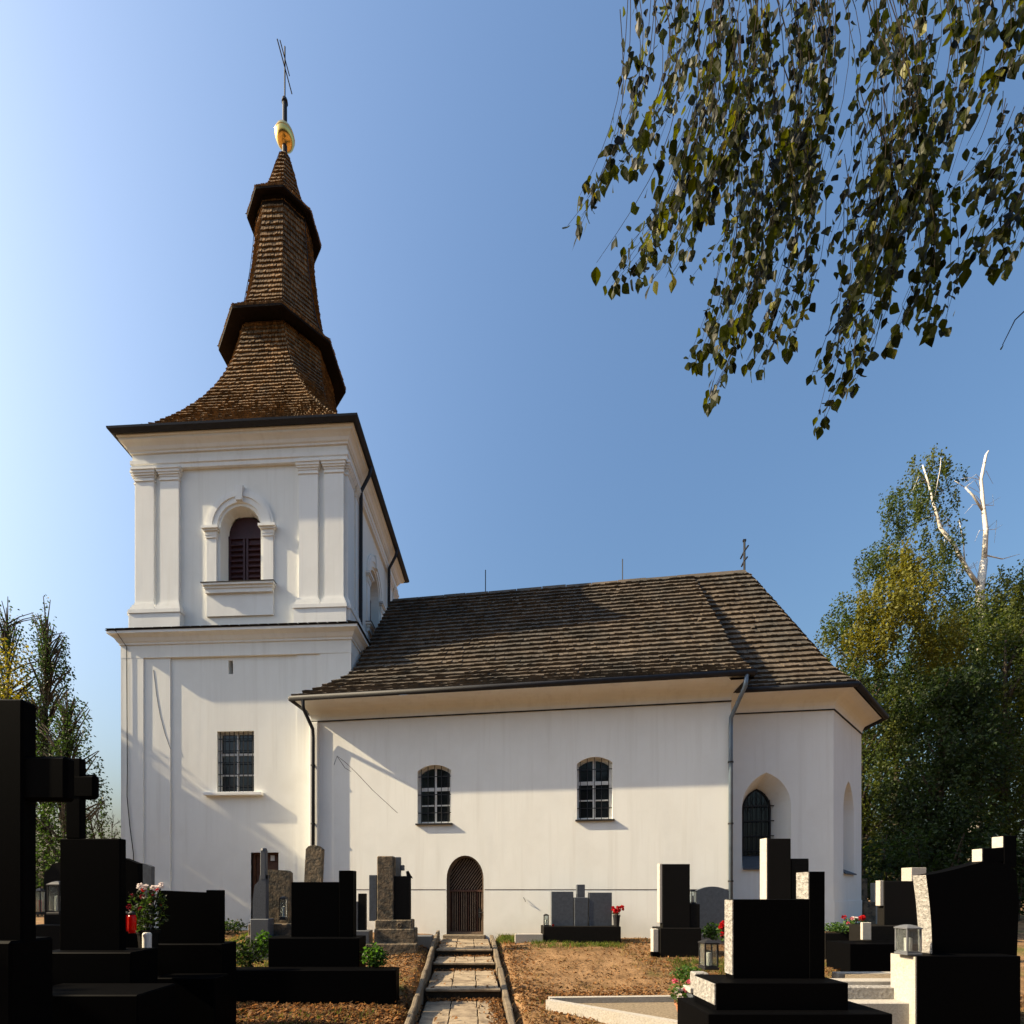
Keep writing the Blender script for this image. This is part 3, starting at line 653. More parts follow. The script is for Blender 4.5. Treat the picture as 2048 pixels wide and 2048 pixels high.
# thin string lines, plinth shadow line, coved cornice
def line_course(s0, s1, z, h, pr, M, name='string_course', m='gutter', y=0): mk(name, MB().box(s0, s1, y-pr, y+0.01, z-h/2, z+h/2), m, CH, M)
line_course(S0-0.05, S1, ZM, 0.024, 0.04, NM)
for a_, b_ in ((S0+0.2, x0-0.03), (x1+0.03, S1)): mk('plinth_shadow_line', MB().box(a_, b_, -0.006, 0.004, EYE+0.005, EYE+0.023), 'dark_line', CH, NM)  # dark strips painted in for the shadow along the plinth
def thin_line(pts, v, fr, M):
    q = [fr.on(x, y, v) for x, y in pts]; mk('wall_line', MB().tube([(a, v-0.001, b) for a, b in q], 0.007, 4), 'dark_line', CH, M)  # thin dark tube following the given points on the wall
thin_line([(668, 1530), (674, 1512), (690, 1524), (712, 1545), (745, 1580), (770, 1603), (795, 1626)], 0, NA, NM)
thin_line([(674, 1512), (690, 1536), (702, 1543)], 0, NA, NM)
thin_line([(307, 1340), (313, 1390), (320, 1430), (330, 1468), (341, 1498)], -HL-0.041, TW, TM)
OV = 0.55
def cove(pts_in, pts_out, M, name='coved_cornice'):
    """plaster cove from wall line to eave line (lists of plan points)"""
    m = MB(); K = 7; rows = []
    for k in range(K+1):
        a = R(90*k/K); fo = 1-math.cos(a); fz = math.sin(a)
        rows.append([(pi[0]+(po[0]-pi[0])*fo, pi[1]+(po[1]-pi[1])*fo, ZM+0.02+(6.62-ZM)*fz) for pi, po in zip(pts_in, pts_out)])
    n = len(pts_in); vs = [p for r in rows for p in r]
    fs = [(r*n+i, r*n+i+1, (r+1)*n+i+1, (r+1)*n+i) for r in range(K) for i in range(n-1)]
    return mk(name, m.add(vs, fs), 'plaster', CH, M, smooth=False)
SW = -4.87; SEe = S1+0.28
cove([(S0-0.02, 0.75), (S0-0.02, -0.02), (S1, -0.02), (S1, 1.1)], [(SW+0.04, 0.75), (SW+0.04, -OV), (S1+0.24, -OV), (S1+0.24, 1.1)], NM)
# nave roof profile (v, z): straight slope with a bell-cast foot
EZ = 6.72
NP = [(-0.62, EZ), (-0.22, EZ+0.30), (0.25, EZ+0.74), (0.8, EZ+1.33), (1.6, 8.06+ (1.6-0.8)*1.255), (2.5, 8.06+1.7*1.285), (RV, ZR)]
def prof_at(P, v):
    for (a, za), (b, zb) in zip(P, P[1:]):
        if v <= b: return za+(zb-za)*(v-a)/(b-a)
    return P[-1][1]
NP[4] = (1.6, NP[3][1]+(ZR-NP[3][1])*(0.8/3.5)); NP[5] = (2.5, NP[3][1]+(ZR-NP[3][1])*(1.7/3.5))
def nL(t):
    v = -0.62+(RV+0.62)*t
    s = SW+(v+0.62) if v < 0.72 else -3.62+0.03*v
    return Vector((min(s, -3.55), v, prof_at(NP, v)))
def nR(t): v = -0.62+(RV+0.62)*t; return Vector((SEe, v, prof_at(NP, v)))
roof_face(nL, nR, 26, 'shingle', M=NM, seed=101, lift=0.085, wid=(0.09, 0.16))
# west hip foot in front of the tower, rear slope
roof_face(lambda t: Vector((SW+1.3*t, 0.75, prof_at(NP, -0.62+1.34*t))), lambda t: Vector((SW+1.3*t, -0.62+1.34*t, prof_at(NP, -0.62+1.34*t))), 9, 'shingle', M=NM, seed=103, lift=0.05)
mk('roof_deck', MB().add([(-3.6, RV, ZR), (SEe, RV, ZR), (SEe, 9.2, EZ), (-3.6, 9.2, EZ)], [(0, 1, 2, 3)]), 'shingle', CH, NM)
# verge board of the nave roof above the chancel
vb = MB(); 
for k in range(10):
    a, b = nR(k/10), nR((k+1)/10); o1 = Vector((0.0, 0, -0.17)); vb.add([a+Vector((0.03, 0, 0.03)), b+Vector((0.03, 0, 0.03)), b+Vector((0.03, 0, -0.2)), a+Vector((0.03, 0, -0.2))], [(0, 1, 2, 3)])
    vb.add([a+Vector((0.03, 0, -0.2)), b+Vector((0.03, 0, -0.2)), b+Vector((-0.5, 0, -0.2)), a+Vector((-0.5, 0, -0.2))], [(0, 1, 2, 3)])
mk('verge_board', vb, 'roof_deck', CH, NM)
# ---- chancel with three-sided apse --------------------------------
CV = 1.0
cL = S1; C1 = Nf(1667, 1419, CV)[0]
diag = R(48.5); dl_ = 3.2
C2 = (C1+dl_*math.cos(diag), CV+dl_*math.sin(diag)); C3 = (C2[0], 2*RV-C2[1]); C4 = (C1, 2*RV-CV)
# front wall with a splayed gothic window
g0 = Nf(1484, 1700, CV)[0]; g1 = Nf(1582, 1700, CV)[0]; gz0 = Nf(1530, 1736, CV)[1]; gz1 = Nf(1530, 1612, CV)[1]; gap = Nf(1530, 1545, CV)[1]
gout = arch(g0, g1, gz0, gz1, 'pointed', gap-gz1, 16)
gc = (g0+g1)/2; GD = 0.62
gin = [(gc-0.02+(x-gc)*0.60, (z-gz0)*0.80+gz0+0.36 if z < gz1 else (z-gz1)*0.62+(gz1-gz0)*0.80+gz0+0.36) for x, z in gout]
mk('chancel_wall', MB().holed([(cL, -0.2), (C1, -0.2), (C1, ZM+.02), (cL, ZM+.02)], [gout], CV, GD, [gin]), 'plaster', CH, NM)
def gothic(gin, y, M, par=CH):
    xs = [x for x, _ in gin]; zs = [z for _, z in gin]
    w_ = mk('window', ring_between(gin, shrink(gin, 0.04), y-0.03, y+0.03), 'iron', par, M)
    mk('pane', MB().prism(gin, y+0.01, y+0.02), 'glass', w_)
    for k in range(6):
        xb = min(xs)+(max(xs)-min(xs))*(k+0.5)/6; mk('bar', MB().tube([(xb, y-0.10, min(zs)+0.02), (xb, y-0.10, top_of(gin, xb)-0.03)], 0.010, 5), 'iron', w_)
    for k in range(4):
        zb = min(zs)+(max(zs)-min(zs))*(0.08+0.22*k); mk('bar', MB().box(min(xs)-0.05, max(xs)+0.05, y-0.12, y-0.105, zb-0.014, zb+0.014), 'iron', w_)
    for k in range(3):
        xb = min(xs)+(max(xs)-min(xs))*(0.22+0.28*k); zt = gz1-0.1
        mk('scroll', MB().tube([(xb, y-0.10, top_of(gin, xb)-0.55), (xb-0.08, y-0.10, top_of(gin, xb)-0.35), (xb, y-0.10, top_of(gin, xb)-0.2), (xb+0.08, y-0.1, top_of(gin, xb)-0.35), (xb, y-0.10, top_of(gin, xb)-0.5)], 0.009, 5), 'iron', w_)
    return w_
gothic(gin, CV+GD-0.02, NM)
mk('window_sill', MB().loft([[(g0+0.0, CV-0.07, gz0-0.05), (g1, CV-0.07, gz0-0.05), (g1, CV-0.07, gz0-0.01), (g0, CV-0.07, gz0-0.01)], [(gc-0.42, CV+GD-0.06, gz0+0.28), (gc+0.40, CV+GD-0.06, gz0+0.28), (gc+0.40, CV+GD-0.06, gz0+0.37), (gc-0.42, CV+GD-0.06, gz0+0.37)]]), 'slate_stone', CH, NM)
line_course(cL, C1+0.02, ZM, 0.024, 0.035, NM, y=CV)
# diagonal face in its own frame
Md = NM @ Matrix.Translation((C1, CV, 0)) @ Matrix.Rotation(diag, 4, 'Z')
d0, d1 = 1.02, 2.24
dout = arch(d0, d1, 1.78, 3.55, 'pointed', 0.95, 16); din2 = [(1.63+(x-1.63)*0.55, (z-1.78)*0.84+2.05) for x, z in dout]
mk('chancel_wall', MB().holed([(0, -0.2), (dl_, -0.2), (dl_, ZM+.02), (0, ZM+.02)], [dout], 0, 0.6, [din2]), 'plaster', CH, Md)
wd = mk('window', MB().prism(din2, 0.57, 0.60), 'glass', CH, Md)
mk('window_sill', MB().loft([[(d0, -0.07, 1.72), (d1, -0.07, 1.72), (d1, -0.07, 1.76), (d0, -0.07, 1.76)], [(d0+0.25, 0.5, 1.95), (d1-0.25, 0.5, 1.95), (d1-0.25, 0.5, 2.04), (d0+0.25, 0.5, 2.04)]]), 'slate_stone', CH, Md)
line_course(0, dl_+0.02, ZM, 0.024, 0.035, Md)
mk('chancel_wall', MB().add([(C2[0], C2[1], -.2), (C3[0], C3[1], -.2), (C3[0], C3[1], 6.3), (C2[0], C2[1], 6.3)], [(0, 1, 2, 3)]), 'plaster', CH, NM)
mk('chancel_wall', MB().add([(C3[0], C3[1], -.2), (C4[0], C4[1], -.2), (C4[0], C4[1], 6.3), (C3[0], C3[1], 6.3)], [(0, 1, 2, 3)]), 'plaster', CH, NM)
# faint plinth of the chancel
mk('plinth', MB().box(cL, C1+0.012, CV-0.02, CV+0.01, -0.2, 0.95), 'plaster', CH, NM)
mk('plinth', MB().box(0.0, dl_+0.01, -0.02, 0.01, -0.2, 0.95), 'plaster', CH, Md)
# eave polygon: offset corners outward
def offs(d):
    h = diag/2
    a = (C1+d*math.tan(h), CV-d)
    n2 = Vector((math.sin(diag), -math.cos(diag))); h2 = (math.pi/2-diag)/2
    p2 = (C2[0]+d, C2[1]-d*math.tan(h2))
    return a, p2, (p2[0], 2*RV-p2[1]), (a[0], 2*RV-a[1])
i1, i2, i3, i4 = offs(0.02); o1_, o2_, o3_, o4_ = offs(OV-0.08)
cove([(cL, CV-0.02), i1, i2, i3, i4], [(cL, CV-OV+0.08), o1_, o2_, o3_, o4_], NM)
e1_, e2_, e3_, e4_ = offs(0.52)
CP = [(0.0, EZ), (0.085, EZ+0.30), (0.19, EZ+0.78), (0.31, EZ+1.42), (0.5, EZ+1.42+(ZR-EZ-1.42)*(0.19/0.69)), (0.75, EZ+1.42+(ZR-EZ-1.42)*(0.44/0.69)), (1.0, ZR)]
def cz(t): return prof_at(CP, t)
def edge(a, b): return lambda t: Vector((a[0]+(b[0]-a[0])*t, a[1]+(b[1]-a[1])*t, cz(t)))
E_ = (SE, RV)
roof_face(edge((cL-0.3, CV-0.52), (cL-0.3, RV)), edge(e1_, E_), 25, 'shingle', M=NM, seed=111, lift=0.085, wid=(0.09, 0.16))
roof_face(edge(e1_, E_), edge(e2_, E_), 25, 'shingle', M=NM, seed=112, lift=0.085, wid=(0.09, 0.16))
roof_face(edge(e2_, E_), edge(e3_, E_), 25, 'shingle', M=NM, seed=113, lift=0.085, wid=(0.12, 0.2))
mk('roof_deck', MB().add([(cL, RV, ZR), (SE, RV, ZR), (e4_[0], e4_[1], EZ), (cL, e4_[1], EZ)], [(0, 1, 2, 3)]), 'shingle', CH, NM)
mk('roof_deck', MB().add([(SE, RV, ZR), (e3_[0], e3_[1], EZ), (e4_[0], e4_[1], EZ)], [(0, 1, 2)]), 'shingle', CH, NM)
# ridge boards, rods, finial cross
a = -3.5; 
while a < SE:
    L = rnd.uniform(0.8, 1.05); b = min(a+L-0.02, SE)
    mk('ridge_tile', MB().loft([[(x, RV-0.17, ZR-0.14), (x, RV-0.02, ZR+0.05+d), (x, RV+0.02, ZR+0.05+d), (x, RV+0.17, ZR-0.14)] for d in [rnd.uniform(0, 0.02)] for x in (a, b)], True), 'shingle', CH, NM); a += L
for xp, yp in ((971, 1140), (1245, 1118)):
    s_, z_ = Nf(xp, yp, RV); mk('lightning_rod', MB().tube([(s_, RV, ZR), (s_, RV, z_)], 0.018, 6), 'iron', CH, NM)
s_, z_ = Nf(1489, 1082, RV)
fc = MB().tube([(SE-0.02, RV, ZR), (SE-0.02, RV, z_)], 0.035, 6)
for zz, l in ((z_-0.35, 0.32), (z_-0.68, 0.24)): fc.tube([(SE-0.02, RV-l, zz-0.04), (SE-0.02, RV, zz), (SE-0.02, RV+l, zz-0.04)], 0.03, 5)
fc.box(SE-0.07, SE+0.03, RV-0.03, RV+0.03, z_-0.02, z_+0.05)
mk('ridge_cross', fc, 'iron', CH, NM)
# gutters and downpipes
def gut(pts, M, r=0.075):
    m = MB()
    for (p, q) in zip(pts, pts[1:]): m.tube([(p[0], p[1], EZ-0.06), (q[0], q[1], EZ-0.06)], r, 8)
    return mk('gutter', m, 'gutter', CH, M, smooth=True)
gut([(SW-0.0, 0.7), (SW-0.0, -0.69), (SEe+0.02, -0.69), (SEe+0.02, 0.35)], NM)
g1_, g2_, g3_, g4_ = offs(0.58); gut([(cL+0.30, CV-0.58), g1_, g2_, g3_], NM)
dp = mk('downpipe', MB().tube([(S0+0.06, -0.69, 6.62), (S0+0.06, -0.66, 6.38), (S0+0.10, -0.18, 5.95), (S0+0.10, -0.16, 5.7), (S0+0.10, -0.16, 0.0)], 0.052, 8), 'gutter', CH, NM, smooth=True)
for zz in (1.5, 3.2, 4.9): mk('pipe_bracket', MB().lathe([(0.056, -0.02), (0.066, -0.02), (0.066, 0.02), (0.056, 0.02)], 10, (S0+0.10, -0.16, zz)), 'iron', dp)
dp = mk('downpipe', MB().tube([(S1+0.12, -0.69, 6.62), (S1+0.11, -0.62, 6.35), (S1-0.04, -0.12, 5.75), (S1-0.04, -0.09, 5.5), (S1-0.04, -0.09, 0.0)], 0.055, 8), 'zinc', CH, NM, smooth=True)
for zz in (1.5, 3.0, 4.6): mk('pipe_bracket', MB().lathe([(0.058, -0.02), (0.068, -0.02), (0.068, 0.02), (0.058, 0.02)], 10, (S1-0.04, -0.09, zz)), 'iron', dp)
mk('wall_hook', MB().tube([Vector((Nf(1047, 1795)[0], -0.03, Nf(1047, 1795)[1])), Vector((Nf(1050, 1800)[0], -0.08, Nf(1050, 1800)[1])), Vector((Nf(1051, 1803)[0], -0.03, Nf(1051, 1803)[1]))], 0.01, 5), 'iron', CH, NM)

# ================================================================== VEGETATION
def leaf_shape(L, W): return [(0, 0, 0), (W*0.5, 0, -L*0.32), (W*0.36, 0.0, -L*0.62), (0, 0, -L), (-W*0.36, 0.0, -L*0.62), (-W*0.5, 0, -L*0.32)]
def add_leaf(vs, fs, p, size, rg, droop=0.0, kite=True):
    """one small folded leaf (two triangles sharing the midrib)"""
    d = Vector((rg.gauss(0, 1), rg.gauss(0, 1), rg.gauss(0, 0.7)-droop)).normalized()
    a = Vector((rg.gauss(0, 1), rg.gauss(0, 1), rg.gauss(0, 1))); s = d.cross(a)
    if s.length < 1e-3: return
    s.normalize(); nrm = d.cross(s)
    L = size*rg.uniform(0.7, 1.35); W = L*0.62; o = len(vs)
    vs += [tuple(p), tuple(p+d*L*0.45+s*W*0.5+nrm*L*0.08), tuple(p+d*L), tuple(p+d*L*0.45-s*W*0.5+nrm*L*0.08)]
    fs.append((o, o+1, o+2)); fs.append((o, o+2, o+3))
def foliage(blobs, rg, size, droop, clump=14, strand=0.0):
    """leaves in clumps inside ellipsoids: blobs = [(centre, radii, count)]"""
    vs, fs = [], []
    for c, r, n in blobs:
        k = 0; c = Vector(c)
        while k < n:
            q = Vector((rg.gauss(0, 1), rg.gauss(0, 1), rg.gauss(0, 1))).normalized()*(rg.random()**0.42)
            q = Vector((q.x*r[0], q.y*r[1], q.z*r[2])); cl = c+q; rad = rg.uniform(0.10, 0.34)*min(1.0, min(r))*1.1+0.05
            m = int(clump*rg.uniform(0.5, 1.6)); k += m
            for _ in range(m):
                if strand: off = Vector((rg.gauss(0, rad*0.30), rg.gauss(0, rad*0.30), -rg.random()*strand+rg.gauss(0, 0.05)))
                else: off = Vector((rg.gauss(0, rad*0.6), rg.gauss(0, rad*0.6), rg.gauss(0, rad*0.5)))
                add_leaf(vs, fs, cl+off, size, rg, droop)
    m = MB(); m.v = vs; m.f = fs; return m
def tree(name, label, base, trunk, limbs, blobs, size, leafm, barkm, seed, droop=0.6, group=None, clump=14, strand=0.0, extra=None):
    """trunk = [(x,y,z,r)], limbs = list of such paths, relative to base"""
    rg = random.Random(seed); t = thing(name, label, 'tree', base, group); B = Vector(base)
    def tb(paths):
        m = MB()
        for p in paths: m.tube([q[:3] for q in p], [q[3] for q in p], 8 if p[0][3] > 0.08 else 5)
        return m
    tr = mk('trunk', tb([trunk]), barkm, None, None, smooth=True); tr.parent = t
    if limbs:
        lm = mk('limbs', tb(limbs), barkm, None, None, smooth=True); lm.parent = t
    if blobs:
        cr = mk('crown', foliage(blobs, rg, size, droop, clump, strand), leafm, None, recalc=False); cr.parent = t; cr['kind'] = 'stuff'
    if extra:
        for nm, bl, mm, sz in extra:
            e = mk(nm, foliage(bl, rg, sz, droop, clump, strand), mm, None, recalc=False); e.parent = t; e['kind'] = 'stuff'
    return t
def auto_limbs(rg, H, blobs, r0):
    out = []
    for c, r, n in blobs:
        c = Vector(c)
        for q in range(3):
            z0 = max(H*0.2, min(H*0.9, c.z-rg.uniform(0.5, 2.5))); e = c+Vector((rg.uniform(-.6, .6)*r[0], rg.uniform(-.6, .6)*r[1], rg.uniform(-.2, .6)*r[2]))
            m = Vector((e.x*0.45, e.y*0.45, z0+(e.z-z0)*0.55)); rr = r0*(1-z0/H)*0.6+0.03
            out.append([(0, 0, z0, rr), (m.x, m.y, m.z, rr*0.6), (e.x, e.y, e.z, 0.015)])
    return out
def simple_tree(name, label, base, H, r0, blobs, size, leafm, barkm, seed, lean=(0, 0), **kw):
    rg = random.Random(seed)
    trunk = [(lean[0]*k/6+rg.uniform(-.06, .06)*(k > 0), lean[1]*k/6, H*0.92*k/6-(0.3 if k == 0 else 0), r0*(1-k/6.5)+0.02) for k in range(7)]
    return tree(name, label, base, trunk, auto_limbs(rg, H, blobs, r0), blobs, size, leafm, barkm, seed, **kw)

# right: tall birch with bare white tops, dark trees round it
def at(x, y, Y, base): return (px(x, Y)-base[0], Y-base[1], pz(y, Y)-base[2])
def blob(x, y, Y, rx, ry, base, n, rd=None):
    return (at(x, y, Y, base), (rx*Y/F, rd or rx*Y/F*0.8, ry*Y/F), n)
YB = 25.0; bb = (px(1945, YB), YB, 0.0)
def tp(x, y, r, Y=YB): p = at(x, y, Y, bb); return (p[0], p[1], p[2], r)
blobsB = [blob(1805, 1010, YB+1, 40, 65, bb, 1300), blob(1855, 930, YB+1, 38, 42, bb, 750), blob(1895, 965, YB+1, 32, 45, bb, 380), blob(1765, 1110, YB+1, 50, 38, bb, 1300), blob(1830, 1160, YB+1, 85, 75, bb, 3200), blob(1885, 1060, YB+1.5, 45, 50, bb, 500), blob(1850, 990, YB-0.4, 30, 60, bb, 420), blob(1900, 1080, YB-0.4, 30, 40, bb, 260),
          blob(1960, 1235, YB+0.5, 90, 80, bb, 4500), blob(2035, 1190, YB+0.5, 60, 80, bb, 2800), blob(1900, 1330, YB, 150, 130, bb, 11000), blob(1990, 1480, YB, 120, 150, bb, 9000)]
extraB = [('yellow_foliage', [blob(1795, 1195, YB-3, 80, 60, bb, 3800), blob(1740, 1265, YB-3, 50, 45, bb, 1700), blob(1880, 1265, YB-3, 55, 55, bb, 2200), blob(1810, 1110, YB-3, 35, 38, bb, 900)], 'leaf_yellow', 0.14)]  # yellow patches added in place of blurred leaves close to the lens
trunkB = [(0, 0, -0.2, 0.32), tp(1955, 1500, 0.26), tp(1962, 1300, 0.22), tp(1960, 1180, 0.18), tp(1968, 1120, 0.15)]
limbsB = [[tp(1962, 1178, 0.098), tp(1935, 1140, 0.090), tp(1905, 1085, 0.083), tp(1880, 1055, 0.075), tp(1868, 1010, 0.056), tp(1855, 960, 0.038), tp(1845, 930, 0.022)],
          [tp(1968, 1125, 0.112), tp(1972, 1060, 0.098), tp(1966, 1010, 0.083), tp(1962, 960, 0.068), tp(1972, 910, 0.056), tp(1977, 902, 0.038)],
          [tp(1964, 1020, 0.053), tp(1945, 990, 0.045), tp(1930, 975, 0.026)], [tp(1870, 1030, 0.038), tp(1845, 1038, 0.022)],
          [tp(1970, 1110, 0.038), tp(2005, 1118, 0.026), tp(2040, 1108, 0.009)], [tp(1930, 1130, 0.030), tp(1926, 1080, 0.022), tp(1918, 1040, 0.011)],
          [tp(1868, 1000, 0.022), tp(1880, 940, 0.015), tp(1882, 915, 0.007)]]
for q_ in range(26):
    a_ = random.Random(500+q_); (x_, y_) = a_.choice(((1962, 960), (1966, 1010), (1972, 1060), (1905, 1085), (1880, 1050), (1855, 965), (1930, 975), (1935, 1140))); sx_ = a_.choice((-1, 1))
    limbsB.append([tp(x_, y_, 0.016), tp(x_+sx_*a_.uniform(8, 22), y_-a_.uniform(-6, 22), 0.011), tp(x_+sx_*a_.uniform(14, 42), y_+a_.uniform(-28, 30), 0.005)])
tree('birch_tree', 'tall birch with white trunk and bare white top limbs right of the chancel', bb, trunkB, limbsB, [(c, r, int(n*1.7)) for c, r, n in blobsB], 0.125, 'leaf_birch', 'birch_bark', 41, droop=1.2, extra=extraB, clump=22, strand=0.9)
def rtree(x, Y, ytop, wpx, label, seed, leafm='leaf_dark', n=12000, name='dense_tree', sz=0.20, low=1720):
    b = (px(x, Y), Y, gz(px(x, Y), Y)); rg = random.Random(seed); bl = []
    H = pz(ytop, Y)
    for q in range(9):
        f = q/8; yy = ytop+(low-ytop)*(0.08+0.86*f); wd = wpx*(0.35+0.65*math.sin(math.pi*min(0.98, 0.14+0.62*f)))
        bl.append(blob(x+rg.uniform(-.35, .35)*wpx, yy, Y+rg.uniform(-0.8, 0.8), wd, (low-ytop)*0.11, b, int(n/9)))
    return simple_tree(name, label, b, H, 0.22, bl, sz, leafm, 'bark', seed, clump=20, droop=1.0, strand=0.8)
rtree(1720, 23.0, 1185, 90, 'bushy birch with small pale leaves just right of the chancel roof', 51, 'leaf_birch', 22000, 'bushy_tree', 0.12)
rtree(1880, 21.5, 1330, 110, 'dark dense tree in the church shade behind the curved gravestone', 52, 'leaf_dark', 26000, sz=0.14)
rtree(2010, 22.5, 1230, 110, 'dark leafy tree at the right edge of the picture', 53, 'leaf_birch', 24000, sz=0.13)
rtree(1790, 27.0, 1290, 120, 'dark tree filling the gap behind the bushy birch', 54, 'leaf_dark', 12000)
rtree(2130, 25.0, 1150, 110, 'tall dark tree mostly outside the right edge of the picture', 55, 'leaf_dark', 11000)
# left: thin trees beside the tower
def ltree(x, Y, ytop, wpx, label, seed, n, low=1700, leafm='leaf_dark', sz=0.125, name='slender_tree', extra=None, barkm='bark'):
    b = (px(x, Y), Y, gz(px(x, Y), Y)); rg = random.Random(seed); bl = []; H = pz(ytop, Y)
    for q in range(10):
        f = q/9; yy = ytop+(low-ytop)*(0.05+0.88*f); wd = wpx*(0.30+0.70*min(1, f*1.6))
        bl.append(blob(x+rg.uniform(-.4, .4)*wpx*min(1, f*2), yy, Y+rg.uniform(-0.6, 0.6), wd, (low-ytop)*0.08, b, int(n/60)))
    ex = [(nm, [blob(*a[:3], a[3], a[4], b, a[5]) for a in L], mm, s2) for nm, L, mm, s2 in extra] if extra else None
    bl = [(c, r, n_) for c, r, n_ in bl]
    for q in range(46):
        f = rg.uniform(0.04, 0.92); bl.append(blob(x+rg.uniform(-1.3, 1.3)*wpx*(0.7+0.4*f), ytop+(low-ytop)*f, Y+rg.uniform(-1, 1), wpx*0.20, 16, b, int(n/46)))
    return simple_tree(name, label, b, H, 0.16, bl, sz, leafm, barkm, seed, clump=9, droop=1.0, strand=2.4, extra=ex)
ltree(92, 24.0, 1185, 46, 'tall slender dark tree left of the tower', 61, 4000)
ltree(15, 25.0, 1185, 80, 'airy tree with added yellow leaf patches at the left edge of the picture', 62, 5000, extra=[('yellow_foliage', [(25, 1300, 23.5, 36, 40, 520), (5, 1370, 23.5, 28, 35, 300)], 'leaf_yellow', 0.15)])  # yellow patch added for out-of-focus leaves near the lens
ltree(135, 23.0, 1380, 62, 'smaller dark tree behind the stone cross on the left', 63, 6500)
def hedge(label, x0, x1, Y, ytop, n, seed):
    X0, X1 = px(x0, Y), px(x1, Y); H = pz(ytop, Y); c = ((X0+X1)/2, Y, gz((X0+X1)/2, Y)); rg = random.Random(seed)
    t = thing('hedge', label, 'hedge', c); bl = []
    K = max(3, int((X1-X0)/1.2))
    for k in range(K): bl.append(((X0-c[0]+(X1-X0)*(k+0.5)/K, rg.uniform(-.3, .3), H*0.48), ((X1-X0)/K*0.8, 0.8, H*0.5*rg.uniform(0.8, 1.05)), n//K))
    o = mk('foliage', foliage(bl, rg, 0.16, 0.3, 14), 'leaf_dark', recalc=False); o.parent = t; o['kind'] = 'stuff'
    m = MB()
    for k in range(K*2): xx = X0-c[0]+(X1-X0)*(k+rg.random())/(K*2); m.tube([(xx, 0, -0.2), (xx+rg.gauss(0, .15), rg.gauss(0, .15), H*0.45), (xx+rg.gauss(0, .3), rg.gauss(0, .3), H*0.85)], [0.04, 0.03, 0.01], 5)
    o = mk('stems', m, 'bark'); o.parent = t
hedge('dark overgrown hedge at the back of the churchyard on the right', 1715, 2260, 19.5, 1640, 9000, 201)
hedge('dark overgrown hedge at the back of the churchyard on the left', -120, 246, 22.5, 1655, 4500, 202)
# small bare tree next to the tower
b0 = (px(200, 21.5), 21.5, gz(px(200, 21.5), 21.5)); rg = random.Random(64)
brs = []
def branch(p, d, L, r, depth):
    q = p+d*L*0.5+Vector((rg.gauss(0, .05), rg.gauss(0, .05), 0))*L; e = q+(d+Vector((rg.gauss(0, .25), rg.gauss(0, .25), .1))).normalized()*L*0.5
    brs.append([(*p, r), (*q, r*0.8), (*e, r*0.6)])
    if depth:
        for _ in range(3 if depth > 1 else 4): branch(p+(e-p)*rg.uniform(0.45, 1.0), (d+Vector((rg.gauss(0, .55), rg.gauss(0, .55), rg.uniform(-.1, .5)))).normalized(), L*rg.uniform(0.5, 0.75), r*0.55, depth-1)
branch(Vector((0, 0, 1.6)), Vector((0.05, 0, 1)), 1.9, 0.07, 4)
tree('bare_tree', 'small leafless tree with fine twigs against the tower edge', b0, [(0, 0, -0.2, 0.10), (0.02, 0, 0.9, 0.085), (0, 0, 1.7, 0.07)], brs, [((0, 0, 3.3), (0.9, 0.9, 1.3), 420)], 0.10, 'leaf_dark', 'twig', 64, clump=5)
# row of broad trees left of the picture: they shade the left graves and the foot of the tower
for k, (X, Y, H, rx, n, lab) in enumerate(((-17.3, 3.6, 10.2, 2.0, 5200, 'broad lime tree left of the picture nearest the camera'), (-17.6, 7.2, 9.6, 2.1, 5200, 'broad lime tree left of the picture, second from the camera'),
                                   (-17.9, 10.6, 7.6, 1.7, 3600, 'low lime tree left of the picture, third from the camera'), (-19.3, 14.6, 12.0, 2.1, 6000, 'tall lime tree left of the picture level with the tower'))):
    bl = [((0, 0, H*0.40), (rx, rx, H*0.20), n//3), ((0.2, 0.2, H*0.64), (rx*0.95, rx, H*0.20), n//3), ((-0.1, 0, H*0.85), (rx*0.7, rx*0.75, H*0.13), n//3)]
    simple_tree('lime_tree', lab, (X, Y, gz(X, Y)), H, 0.25, bl, 0.26, 'leaf_dark', 'bark', 80+k, group='trees along the churchyard wall', clump=14)
# unseen trees added behind the camera to cut sky light on the walls
for k, (X, Y, H, rx, lab) in enumerate(((-9, -9, 13, 3.6, 'added broad tree behind the camera on the left'), (-2, -12, 14, 4.0, 'added broad tree straight behind the camera'), (6, -10, 13, 3.8, 'added broad tree behind the camera on the right'), (-15, -4, 14, 3.4, 'added broad tree behind the camera on the far left'), (2, -17, 19, 5.0, 'added tall tree far behind the camera in the middle'), (-8, -16, 19, 5.0, 'added tall tree far behind the camera on the left'))):
    bl = [((0, 0, H*0.38), (rx, rx, H*0.2), 1500), ((0.3, 0, H*0.62), (rx, rx, H*0.2), 1500), ((0, 0, H*0.84), (rx*0.7, rx*0.7, H*0.14), 900)]
    simple_tree('sky_screen_tree', lab, (X, Y, gz(X, Y)), H, 0.3, bl, 0.42, 'leaf_dark', 'bark', 90+k, group='trees behind the camera', clump=14)

